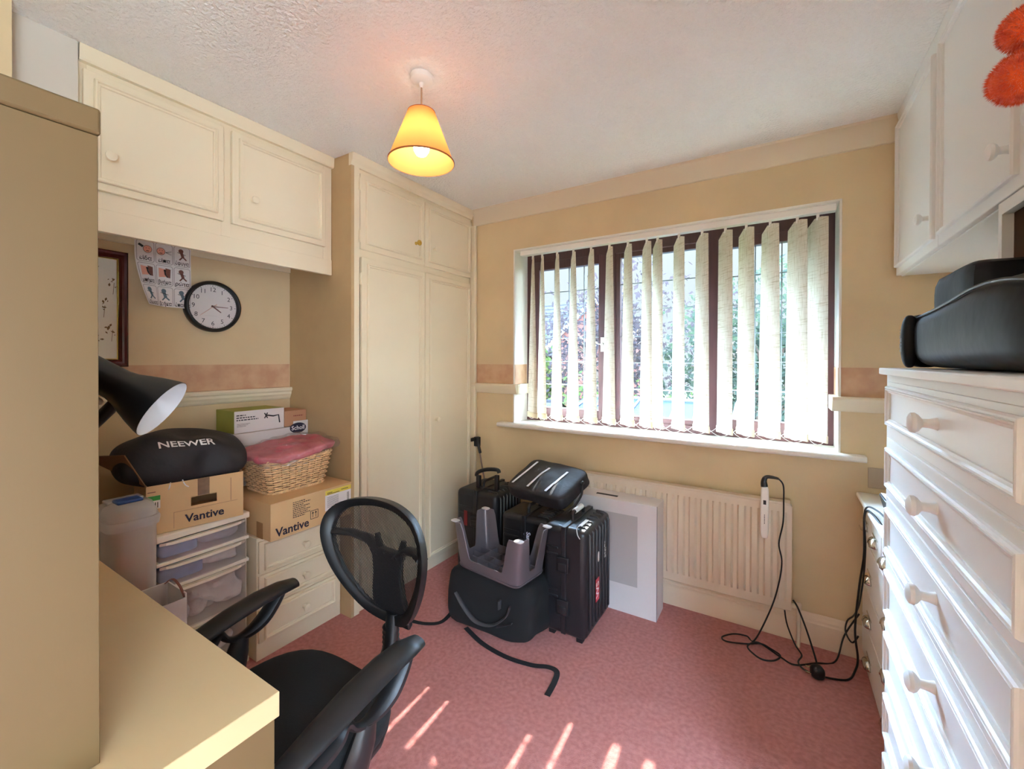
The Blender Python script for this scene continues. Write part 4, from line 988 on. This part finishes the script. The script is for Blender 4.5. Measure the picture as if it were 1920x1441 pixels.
T = Matrix.Translation((-1.165, 2.125, 0)) @ Matrix.Rotation(R(0), 4, 'Z')
cs2 = hard_case('black hard case standing between the two others beneath the laptop bag', T, .30, .24, .487, loc=(-1.165, 2.125, 0))
text('side_lettering', 'Sams', .034, (-1.135, 1.999, .375), (0, 0, -1), (1, 0, 0), M_white_strip, cs2, bold=.001)
marks('side_lettering', (-1.165, 1.999, .400), (0, 0, -1), (1, 0, 0), [.05], .010, M_white_strip, cs2, 6)
obj('red_badge', MB().lathe([(.028, 0), (.028, .002)], (-1.07, 1.9985, .36), (0, -1, 0), 28), M_dred, cs2)
T = Matrix.Translation((-1.535, 2.215, 0))
cs3 = hard_case('black trolley case with raised pull handle in the corner by the wardrobe', T, .30, .30, .545, loc=(-1.535, 2.215, 0))
th_ = MB()
for xx in (-1.50, -1.37): pass
tho = obj('pull_handle', MB().box(-1.585, -1.560, 2.135, 2.160, .545, .62).box(-1.572, -1.437, 2.140, 2.155, .5465, .556).box(-1.450, -1.425, 2.135, 2.160, .545, .64), M_black, cs3, bevel=.004)
obj('handle_grip', MB().tube(spline([(-1.590, 2.147, .615), (-1.575, 2.147, .640), (-1.51, 2.147, .664), (-1.435, 2.147, .672), (-1.42, 2.147, .655)], 5), .012, 8), M_black, tho, smooth=True)
obj('red_tag', MB().box(-1.62, -1.595, 2.060, 2.0625, .33, .42), M_dred, cs3)
# laptop bag lying tilted on the cases
lb_ = thing('laptop_bag', 'charcoal laptop bag with three pale reflective strips lying on the cases', 'bag', (-1.12, 2.16, .56))
A = Vector((-1.333, 2.095, .625)); B = Vector((-.930, 1.985, .625)); Cc = Vector((-.905, 2.25, .725)); Dd = Vector((-1.268, 2.31, .722))
cen = (A+B+Cc+Dd)/4; ex = ((B+Cc)/2-(A+Dd)/2); ey = ((Cc+Dd)/2-(A+B)/2); exn = ex.normalized(); nz_ = exn.cross(ey).normalized(); eyn = nz_.cross(exn)
RM = Matrix((exn, eyn, nz_)).transposed()
lbag = obj('bag_body', MB().soft(cen-nz_*.040, (ex.length*1.06, ey.length*1.12, .088), 7, 24, rot=RM, nz=.012, nf=9, seed=5), M_nylon, lb_, smooth=True)
for u_ in (-.160, -.045, .085):
    L0, L1 = -.118, .075+(.03 if u_ < -.1 else 0)
    NQ = 24; vs_ = []
    for q in range(NQ+1):
        t = q/NQ; c0 = cen+exn*(u_+.016*t)+eyn*(L0+(L1-L0)*t)
        vs_ += [c0-exn*.0075, c0+exn*.0075]
    st_ = obj('reflective_strip', MB().add(vs_, [(2*q, 2*q+1, 2*q+3, 2*q+2) for q in range(NQ)]), M_white_strip, lb_)
    decal(st_, lbag, -nz_, .0022)
obj('side_buckle', MB().soft(cen+exn*(ex.length*.53+.005)+eyn*.04-nz_*.02, (.012, .03, .02), 4, 5, rot=RM).tube(spline([cen+exn*.20+eyn*.05-nz_*.03, cen+exn*.225-nz_*.06, cen+exn*.215-eyn*.08-nz_*.09, cen+exn*.18-eyn*.13-nz_*.12], 5), .006, 6), M_black, lb_, smooth=True)
# soft black bag on the floor
fbg = thing('holdall_bag', 'black soft holdall bag on the carpet with the upturned step stool on it', 'bag', (-1.2, 1.81, 0))
obj('bag_body', MB().soft((-1.195, 1.815, .146), (.50, .28, .294), 6, 14, rot=rot('Z', 2), nz=.02, nf=8, seed=8), M_fab, fbg, smooth=True)
def wpt(p): return Vector(p)
obj('grab_handle', MB().tube(spline([(-1.36, 1.668, .175), (-1.30, 1.655, .125), (-1.22, 1.645, .085), (-1.13, 1.648, .095), (-1.06, 1.655, .15), (-1.04, 1.665, .20)], 6), .013, 8, flat=.35), mat('grey_webbing', srgb(62, 60, 62), .6), fbg, smooth=True)
obj('handle_tab', MB().tube([(-1.11, 1.662, .085), (-1.03, 1.664, .125)], .010, 6, flat=.3).tube([(-1.10, 1.67, .17), (-1.10, 1.67, .21)], .016, 6, flat=.3), MATS['grey_webbing'], fbg)
def ribbon(pts, w_, tw=None, th=.002):
    P = spline(pts, 6); rings = []
    for i, p in enumerate(P):
        d_ = (P[min(i+1, len(P)-1)]-P[max(i-1, 0)]); d_.normalize(); a = Vector((-d_.y, d_.x, 0)).normalized()
        an = (tw[int(i/len(P)*len(tw))] if tw else 0); s_ = a*math.cos(R(an))+Vector((0, 0, 1))*math.sin(R(an)); n_ = d_.cross(s_).normalized()
        rings.append([p+s_*w_/2, p-s_*w_/2, p-s_*w_/2+n_*th, p+s_*w_/2+n_*th])
    return MB().loft(rings)
obj('strap', ribbon([(-1.46, 1.80, .012), (-1.44, 1.66, .006), (-1.50, 1.60, .005), (-1.60, 1.575, .004)], .022), M_strap, fbg)
obj('strap', ribbon([(-1.30, 1.67, .014), (-1.17, 1.628, .006), (-1.027, 1.612, .004), (-.905, 1.628, .004), (-.835, 1.648, .010), (-.790, 1.640, .012), (-.775, 1.590, .008), (-.770, 1.512, .004)], .024), M_strap, fbg)
# upturned step stool
stt = thing('step_stool', 'upside-down grey plastic step stool lying on the black holdall', 'step stool', (-1.17, 1.77, .30))
STA = R(-7)
TS = Matrix.Translation((-1.165, 1.775, .300)) @ Matrix.Rotation(STA, 4, 'Z')
hx, hy = .215, .125
def sxy(s_, z_, r_=.03, k=0):
    pts = []
    for cx, cy0, a0 in ((hx*s_-r_, -hy*s_+r_, -90), (hx*s_-r_, hy*s_-r_, 0), (-hx*s_+r_, hy*s_-r_, 90), (-hx*s_+r_, -hy*s_+r_, 180)):
        for q in range(5): a = R(a0+q*22.5); pts.append(Vector((cx+r_*math.cos(a), cy0+r_*math.sin(a), z_)))
    return pts
seatm = MB(TS); seatm.loft([sxy(.84, 0), sxy(.88, .004), sxy(.90, .012), sxy(.84, .0121)])
obj('seat_board', seatm, M_stool, stt, smooth=True)
# skirt + legs as one wavy wall: height profile rises at the corners
Nn = 96; inn = []; lo_ = []; hi_ = []
def per(t):
    # rounded-rect perimeter by superellipse
    a = t*2*PI; c_, s_ = math.cos(a), math.sin(a); kk = (abs(c_)**9+abs(s_)**9)**(-1/9)
    return c_*kk, s_*kk
def hprof(cx, cy0):
    # closeness to corner
    dx = (1-abs(cx))*hx; dy = (1-abs(cy0))*hy; d_ = math.hypot(dx, dy)
    d_ = max(dx, dy)
    lo2, hi2 = .062, .104
    t = min(1, max(0, (hi2-d_)/(hi2-lo2))); t = t*t*(3-2*t)
    return .052+.172*t
NZ = 8
vs = []; fs = []
for side in (0, 1):
    for j in range(NZ+1):
        for i in range(Nn*2):
            c_, s_ = per(i/(Nn*2)); H_ = hprof(c_, s_); z_ = H_*j/NZ
            sc2 = .88+.14*(z_/.224)-(0.018 if side else 0)
            vs.append(Vector((c_*hx*sc2, s_*hy*(sc2+(0.0 if not side else -.012)), z_)))
n1 = Nn*2; off2 = (NZ+1)*n1
for j in range(NZ):
    for i in range(n1):
        a = j*n1+i; b = j*n1+(i+1) % n1
        fs.append((a, b, b+n1, a+n1)); fs.append((off2+b, off2+a, off2+a+n1, off2+b+n1))
for i in range(n1):
    a = NZ*n1+i; b = NZ*n1+(i+1) % n1; fs.append((a, b, off2+b, off2+a))
obj('legs_and_skirt', MB(TS).add(vs, fs), M_stool, stt, smooth=True)
gr = MB(TS)
for i in range(1, 5): x_ = -hx*.84+2*hx*.84*i/5; gr.box(x_-.001, x_+.001, -hy*.84, hy*.84, .011, .040)
for i in range(1, 4): y_ = -hy*.84+2*hy*.84*i/4; gr.box(-hx*.84, hx*.84, y_-.001, y_+.001, .011, .040)
obj('rib_grid', gr, M_stool, stt)
for sx_ in (-1, 1):
    for sy_ in (-1, 1): obj('rubber_foot', MB(TS).soft((sx_*(hx-.012), sy_*(hy-.012), .224), (.046, .036, .008), 3, 6), M_rubber, stt, smooth=True, label='pale rubber foot')

# ------------------------------------------------------------------ big white box and cane
wbx = thing('display_box', 'large flat white carton standing against the radiator behind the cases', 'box', (-.73, 2.31, 0))
obj('carton_body', MB().box(-.975, -.517, 2.236, 2.384, 0, .590), M_wbox, wbx, bevel=.0015)
obj('printed_panel', MB().box(-.94, -.615, 2.2348, 2.2358, .150, .520), M_grey, wbx)
obj('carry_slot', MB().box(-.86, -.74, 2.285, 2.305, .5895, .5915), M_ink, wbx)
obj('lid_seam', MB().box(-.5175, -.5160, 2.236, 2.239, .0, .59), M_ink, wbx)
cn = thing('walking_stick', 'slim folding stick with black handle leaning in the corner by the wardrobe', 'stick', (-1.72, 2.40, 0))
obj('shaft', MB().tube([(-1.765, 2.405, .745), (-1.70, 2.40, .47), (-1.60, 2.41, .0)], .0055, 8), mat('stick_metal', srgb(150, 136, 130), .35, metal=.5), cn, smooth=True)
obj('handle', MB().box(-1.795, -1.755, 2.39, 2.42, .735, .80).box(-1.785, -1.775, 2.34, 2.43, .775, .80).tube([(-1.775, 2.40, .80), (-1.745, 2.40, .69)], .011, 8), M_black, cn, bevel=.004)

# ------------------------------------------------------------------ heated styling wand and cables
wn = thing('styling_wand', 'white hair styling wand with black top propped on the radiator end', 'hair styler', (-.048, 2.365, .495))
obj('wand_body', MB().soft((-.048, 2.360, .618), (.034, .022, .250), 5, 10), M_whitep, wn, smooth=True)
obj('cord_end', MB().tube(spline([(-.050, 2.36, .738), (-.052, 2.36, .765), (-.040, 2.358, .785), (-.010, 2.357, .786), (.008, 2.357, .783)], 5), [.0155, .015, .0148, .014, .013, .012, .0115, .011, .010, .009, .0085, .008, .0078, .0075, .007, .0065, .006, .0058, .0055, .005, .0045], 10), M_black, wn, smooth=True, label='black cord end')
obj('control_panel', MB().box(-.054, -.042, 2.348, 2.3495, .655, .675), M_ink, wn)
marks('wand_lettering', (-.050, 2.3485, .608), (0, 0, -1), (1, 0, 0), [.045], .005, M_ink, wn, 7)
cab = obj('wand_cord', MB().tube(spline([(.008, 2.357, .783), (.026, 2.357, .755), (.028, 2.362, .68), (.026, 2.362, .58), (.010, 2.36, .48), (.022, 2.36, .40), (.012, 2.36, .30), (-.02, 2.35, .17), (-.085, 2.325, .012), (-.119, 2.35, .006), (-.174, 2.335, .006), (-.219, 2.280, .006), (-.198, 2.255, .006), (-.116, 2.285, .006), (-.060, 2.318, .008), (-.020, 2.305, .006), (.018, 2.270, .008), (-.008, 2.221, .005), (-.059, 2.206, .005), (-.110, 2.257, .005), (-.095, 2.300, .009), (-.06, 2.312, .012), (.018, 2.262, .007), (.071, 2.240, .005), (.150, 2.300, .006), (.225, 2.36, .006), (.262, 2.42, .10), (.315, 2.43, .21)], 7), .0036, 6), M_black, smooth=True)
setp(cab, 'thin black cord looping from the styling wand over the carpet', 'cord')
c3 = obj('mains_lead', MB().tube(spline([(.33, 1.93, .735), (.305, 2.08, .762), (.300, 2.20, .72), (.305, 2.24, .55), (.296, 2.28, .40), (.285, 2.30, .20), (.300, 2.34, .06), (.290, 2.33, .008), (.255, 2.25, .006), (.175, 2.215, .008), (.150, 2.20, .02)], 7), .0042, 6), M_black, smooth=True)
setp(c3, 'thick black mains lead hanging down the front of the small chest', 'cord')
c4 = obj('charger_lead', MB().tube(spline([(.345, 1.95, .760), (.318, 2.06, .780), (.296, 2.16, .75), (.299, 2.17, .60), (.302, 2.22, .48), (.298, 2.25, .38), (.296, 2.30, .30), (.29, 2.38, .22), (.27, 2.40, .18), (.262, 2.38, .14), (.28, 2.34, .12), (.30, 2.33, .16)], 7), .0034, 6), M_black, smooth=True)
setp(c4, 'black charger lead coiled against the small chest edge', 'cord')
c5 = obj('radiator_lead', MB().tube(spline([(.068, 2.37, .225), (.085, 2.34, .21), (.115, 2.31, .14), (.143, 2.27, .06), (.152, 2.225, .035)], 7), .0042, 6).tube(spline([(.035, 2.40, .155), (.045, 2.38, .10), (.075, 2.36, .03), (.10, 2.33, .006), (.085, 2.27, .006), (.10, 2.23, .006), (.135, 2.205, .01)], 7), .0036, 6), M_black, smooth=True)
setp(c5, 'black lead dropping behind the radiator valve to the floor plug', 'cord')
pg = thing('mains_plug', 'black three-pin plug lying on the carpet near the small chest', 'plug', (.15, 2.2, 0))
obj('plug_body', MB().soft((.150, 2.205, .026), (.050, .048, .052), 3, 8, rot=rot('Z', 20)), M_black, pg, smooth=True)
for dy in (-.011, .011): obj('pin', MB().box(.108, .128, 2.203+dy-.002, 2.203+dy+.002, .022+dy*.6, .028+dy*.6), M_chrome, pg)
# things on the small chest
o = thing('charging_dock', 'black and white gadget dock on top of the small white chest', 'charger', (.42, 2.1, .752))
obj('dock_body', MB().prism([(.360, .753), (.47, .753), (.455, .80), (.345, .81)], .14, axis=1, o=2.08), M_black, o, bevel=.004)
obj('screen', MB().prism([(.352, .811), (.452, .801), (.453, .804), (.350, .814)], .12, axis=1, o=2.09), M_paper, o)
o = thing('extension_block', 'white extension socket block on the small chest behind the tall chest', 'extension lead', (.36, 1.97, .752))
obj('block_body', MB().box(.325, .385, 1.76, 2.0, .753, .79), M_whitep, o, bevel=.006)
obj('plug', MB().soft((.345, 1.975, .80), (.045, .05, .04), 3, 7), M_black, o, smooth=True)
pp = obj('socket_plate', MB().box(.345, .50, YW-.006, YW-.001, .772, .862), M_plate, bevel=.002); setp(pp, 'dull brown socket plate on the wall above the small chest', 'socket')

# ------------------------------------------------------------------ bags on the tall chest
b1 = thing('padded_travel_cushion', 'large glossy black padded bag lying along the tall chest top', 'bag', (.45, 1.15, 1.317))
rings = []
prof2 = [(1.575, .060, .128), (1.56, .095, .140), (1.52, .115, .146), (1.45, .12, .148), (1.35, .125, .150), (1.22, .13, .156), (1.08, .135, .165), (.95, .135, .160), (.85, .12, .14), (.80, .07, .10)]
for y, w_, h_ in prof2:
    cx = .295+.125
    rings.append([(cx+w_*(abs(math.cos(a))**.45)*(1 if math.cos(a) >= 0 else -1), y+.02*math.sin(a), 1.3175+h_/2+h_/2*(abs(math.sin(a))**.55)*(1 if math.sin(a) >= 0 else -1)) for a in [2*PI*q/28 for q in range(28)]])
obj('bag_body', MB().loft(rings), M_neop, b1, smooth='all')
obj('padded_end', MB().soft((.335, 1.560, 1.390), (.085, .060, .142), 3, 10, rot=rot('Z', 15)), M_neop, b1, smooth=True)
obj('padded_end', MB().soft((.300, 1.535, 1.388), (.036, .045, .140), 2.6, 10), M_neop, b1, smooth=True)
marks('embroidered_marks', (.2800, 1.530, 1.360), (0, 0, 1), (0, 1, 0), [.060, .04], .009, mat('grey_thread', srgb(120, 122, 132), .6), b1, 8)
pipi = [(.296-.010, y, 1.3175+h_*.97) for y, w_, h_ in prof2[1:-1]]
obj('piping', MB().tube(spline([(.42-w_*.93, y, 1.3175+h_*.90) for y, w_, h_ in prof2[2:-1]], 4), .003, 6), M_black, b1, smooth=True)
b2 = thing('camera_bag', 'boxy black bag standing behind the padded bag on the tall chest', 'bag', (.42, 1.5, 1.46))
obj('bag_body', MB().soft((.440, 1.455, 1.440), (.17, .29, .243), 8, 12, nz=.008, nf=7), M_neop, b2, smooth=True)
obj('zip_pull', MB().soft((.370, 1.602, 1.495), (.014, .008, .034), 3, 5), M_black, b2)

# ------------------------------------------------------------------ pom-pom garland
def pompom(c, r_, seed):
    rnd = random.Random(seed); mb_ = MB()
    mb_.soft(c, (r_*1.75,)*3, 2, 8)
    for q in range(5000):
        a = rnd.uniform(0, 2*PI); z_ = rnd.uniform(-1, 1); s_ = math.sqrt(1-z_*z_); d_ = Vector((s_*math.cos(a), s_*math.sin(a), z_))
        L = r_*rnd.uniform(.92, 1.06); p0 = c+d_*r_*.75; p1 = c+d_*L; w_ = Vector((rnd.uniform(-1, 1), rnd.uniform(-1, 1), rnd.uniform(-1, 1))).cross(d_).normalized()*.0009
        v_ = w_.cross(d_).normalized()*.0009
        mb_.add([p0-w_, p0+w_, p0+v_, p1], [(0, 1, 3), (1, 2, 3), (2, 0, 3)])
    return mb_
pg_ = thing('pompom_garland', 'string of fluffy orange wool pom-poms hanging at the wall cupboard, top right', 'decoration', (.36, 1.06, 1.8))
obj('pompom', pompom(Vector((.352, 1.066, 1.894)), .038, 1), M_orange, pg_)
obj('pompom', pompom(Vector((.345, 1.062, 1.812)), .044, 2), M_orange, pg_)
obj('string', MB().tube([(.352, 1.066, 2.0), (.352, 1.066, 1.90), (.345, 1.062, 1.82)], .0015, 5).tube([(.352, 1.066, 2.0), (.44, 1.062, 2.365)], .0015, 5), mat('orange_string', srgb(200, 90, 40), .8), pg_)

# ------------------------------------------------------------------ outside
GZ = -2.7
struct('ground_outside', MB().box(-40, 30, 3.4, 60, GZ-.1, GZ), mat('lawn', srgb(40, 56, 26), .95, spec=.1, var=.25, vscale=2, bump=.5, bscale=40))
M_leafd = translucent('dark_leaves', (.022, .028, .022, 1), (.030, .042, .024, 1), .45)
M_leafg = translucent('green_leaves', (.035, .055, .018, 1), (.06, .085, .022, 1), .5)
M_leafp = translucent('plum_leaves', (.028, .022, .024, 1), (.040, .030, .030, 1), .4)
M_bark = mat('bark', srgb(84, 66, 54), .9, bump=.6, bscale=20)
def tree(name, label, c, rad, n, size, ml_, trunk=True, seed=0, cat='tree', hol=.3):
    rnd = random.Random(seed); t = thing(name, label, cat, (c[0], c[1], GZ)); fo = MB(); c = Vector(c)
    cl = [Vector((rnd.gauss(0, .45), rnd.gauss(0, .45), rnd.gauss(0, .45))) for _ in range(max(8, int(n/90)))]
    cl = [p if p.length < 1 else p/p.length for p in cl]
    for i in range(n):
        q = rnd.choice(cl); p = q+Vector((rnd.gauss(0, 1), rnd.gauss(0, 1), rnd.gauss(0, 1)))*.17
        P = c+Vector((p.x*rad[0], p.y*rad[1], p.z*rad[2])); a = Vector((rnd.uniform(-1, 1), rnd.uniform(-1, 1), rnd.uniform(-1, 1))).normalized(); b_ = a.cross(Vector((rnd.uniform(-1, 1), rnd.uniform(-1, 1), rnd.uniform(-1, 1)))).normalized()
        s_ = size*rnd.uniform(.6, 1.3); fo.add([P-a*s_, P+b_*s_*.5, P+a*s_, P-b_*s_*.5], [(0, 1, 2, 3)])
    obj('foliage', fo, ml_, t)
    if trunk:
        tr = MB().tube([(c.x, c.y, GZ), (c.x+.1, c.y, (GZ+c.z)/2), (c.x, c.y, c.z)], [.16, .12, .06], 8)
        for q in cl[:26]: tr.tube([(c.x, c.y, c.z-rad[2]*.8), (c.x+q.x*rad[0]*.5, c.y+q.y*rad[1]*.5, c.z+q.z*rad[2]*.5-.15*rad[2]), (c.x+q.x*rad[0], c.y+q.y*rad[1], c.z+q.z*rad[2])], [.05, .03, .012], 5)
        obj('trunk', tr, M_bark, t)
    return t
tree('plum_tree', 'dark leaved plum tree in the garden behind the middle window pane', (-3.6, 10.4, 1.7), (1.9, 1.2, 2.0), 4200, .075, M_leafp, seed=1)
tree('garden_tree', 'green leafy tree in the garden seen through the right pane', (-.2, 10.2, 1.5), (1.9, 1.2, 2.0), 4200, .085, M_leafd, seed=2)
tree('garden_tree', 'small bare-topped tree in the garden between the two big trees', (-1.5, 12.5, 1.5), (1.2, 1.0, 1.7), 1200, .06, M_leafp, seed=6)
tree('garden_shrub', 'bright green shrub below the neighbouring roof, left pane', (-6.2, 11.0, .7), (1.3, .9, 1.25), 4200, .07, M_leafg, seed=3, cat='shrub')
tree('garden_shrub', 'bright green shrub low in the garden behind the middle pane', (-3.3, 9.2, -.3), (2.0, .9, 1.1), 3600, .07, M_leafg, seed=4, cat='shrub')
tree('garden_shrub', 'green hedge bush low in the garden behind the right pane', (-.3, 9.4, -.3), (2.1, .9, 1.1), 3600, .07, M_leafd, seed=5, cat='shrub')
tree('garden_shrub', 'bushy shrub in the garden at far left of the window view', (-8.4, 11.2, .4), (1.4, .9, 1.2), 2600, .07, M_leafg, seed=8, cat='shrub')
# neighbouring house
hs = thing('neighbour_house', 'brick neighbouring house with tiled roof across the gardens', 'house', (-8, 15, GZ))
M_brick = mat('red_brick', srgb(82, 48, 40), .9, spec=.1, var=.2, vscale=30)
def tiles():
    m = mat('roof_tiles', srgb(60, 54, 56), .95, spec=.05, var=.1, vscale=3); t = m.node_tree; b = t.nodes['Principled BSDF']
    c = t.nodes.new('ShaderNodeTexCoord'); w_ = t.nodes.new('ShaderNodeTexWave'); w_.bands_direction = 'Z'; w_.inputs['Scale'].default_value = 1.6; w_.wave_profile = 'SAW'
    t.links.new(c.outputs['Object'], w_.inputs['Vector']); r_ = t.nodes.new('ShaderNodeValToRGB')
    r_.color_ramp.elements[0].color = srgb(10, 9, 10); r_.color_ramp.elements[1].color = srgb(36, 34, 37); r_.color_ramp.elements[0].position = .1; r_.color_ramp.elements[1].position = .35
    t.links.new(w_.outputs['Color'], r_.inputs[0]); t.links.new(r_.outputs[0], b.inputs['Base Color']); return m
M_tile = tiles()
obj('brick_wall', MB().box(-16, -6.3, 14.6, 20, GZ, 1.65), M_brick, hs)
obj('main_roof', MB().add([(-16.5, 14.2, 1.5), (-5.2, 14.2, 1.5), (-5.2, 17.4, 3.9), (-16.5, 17.4, 3.9), (-16.5, 20.6, 1.5), (-5.2, 20.6, 1.5)], [(0, 1, 2, 3), (3, 2, 5, 4), (0, 3, 4), (1, 5, 2)]), M_tile, hs)
gw = MB().prism([(-6.9, GZ), (-3.9, GZ), (-3.9, 2.1), (-5.3, 3.3), (-6.9, 1.9)], .8, axis=1, o=13.9)
obj('gable_wall', gw, M_brick, hs)
obj('barge_board', MB().tube([(-7.1, 13.8, 1.75), (-5.3, 13.8, 3.42), (-3.7, 13.8, 1.95)], .07, 4), M_white, hs)
# conservatory roof below the window
M_ext = mat('toned_down_white_frame', srgb(70, 74, 80), .8, spec=.1)  # white outside parts darkened in colour to offset the overbright sky light
cvy = thing('conservatory', 'pale polycarbonate conservatory roof below in the garden', 'conservatory', (-2, 6.5, GZ))
obj('roof_sheet', MB().loft([[(-3.3, 5.2, .02), (-.4, 5.2, .02)], [(-3.0, 7.4, .66), (-.7, 7.4, .66)], [(-3.3, 8.4, .1), (-.4, 8.4, .1)]], cap=False, closed=False), mat('polycarbonate', srgb(26, 35, 48), .9, spec=.05, var=.05, vscale=1, stretch=(8, 1, 1)), cvy)
gl = MB()
for i in range(8): x_ = -3.2+i*.385; gl.tube([(x_, 5.2, .04), (-2.9+i*.30, 7.4, .68)], .02, 4)
gl.tube([(-3.0, 7.4, .68), (-.7, 7.4, .68)], .035, 6); obj('glazing_bars', gl, M_ext, cvy)
obj('frame_wall', MB().box(-3.2, -.5, 5.3, 8.3, GZ, .0), M_ext, cvy)
gr_ = thing('garage', 'low brown tiled garage roof below at left of the window view', 'garage', (-5.5, 8.2, GZ))
obj('roof', MB().add([(-7.5, 7.0, -.25), (-4.1, 7.0, -.25), (-4.1, 8.6, .45), (-7.5, 8.6, .45), (-7.5, 10, -.25), (-4.1, 10, -.25)], [(0, 1, 2, 3), (3, 2, 5, 4)]), M_tile, gr_)
obj('garage_wall', MB().box(-7.4, -4.2, 7.2, 9.8, GZ, -.25), M_brick, gr_)
pr_ = thing('garden_parasol', 'closed white garden parasol beside the conservatory roof', 'parasol', (-.35, 6.2, GZ))
obj('canopy', MB().lathe([(.02, .55), (.10, .35), (.20, -.15), (.17, -.5)], (-.42, 6.9, .35), (0, 0, 1), 10), M_ext, pr_)
obj('pole', MB().tube([(-.42, 6.9, GZ), (-.42, 6.9, .9)], .02, 6), M_white, pr_)
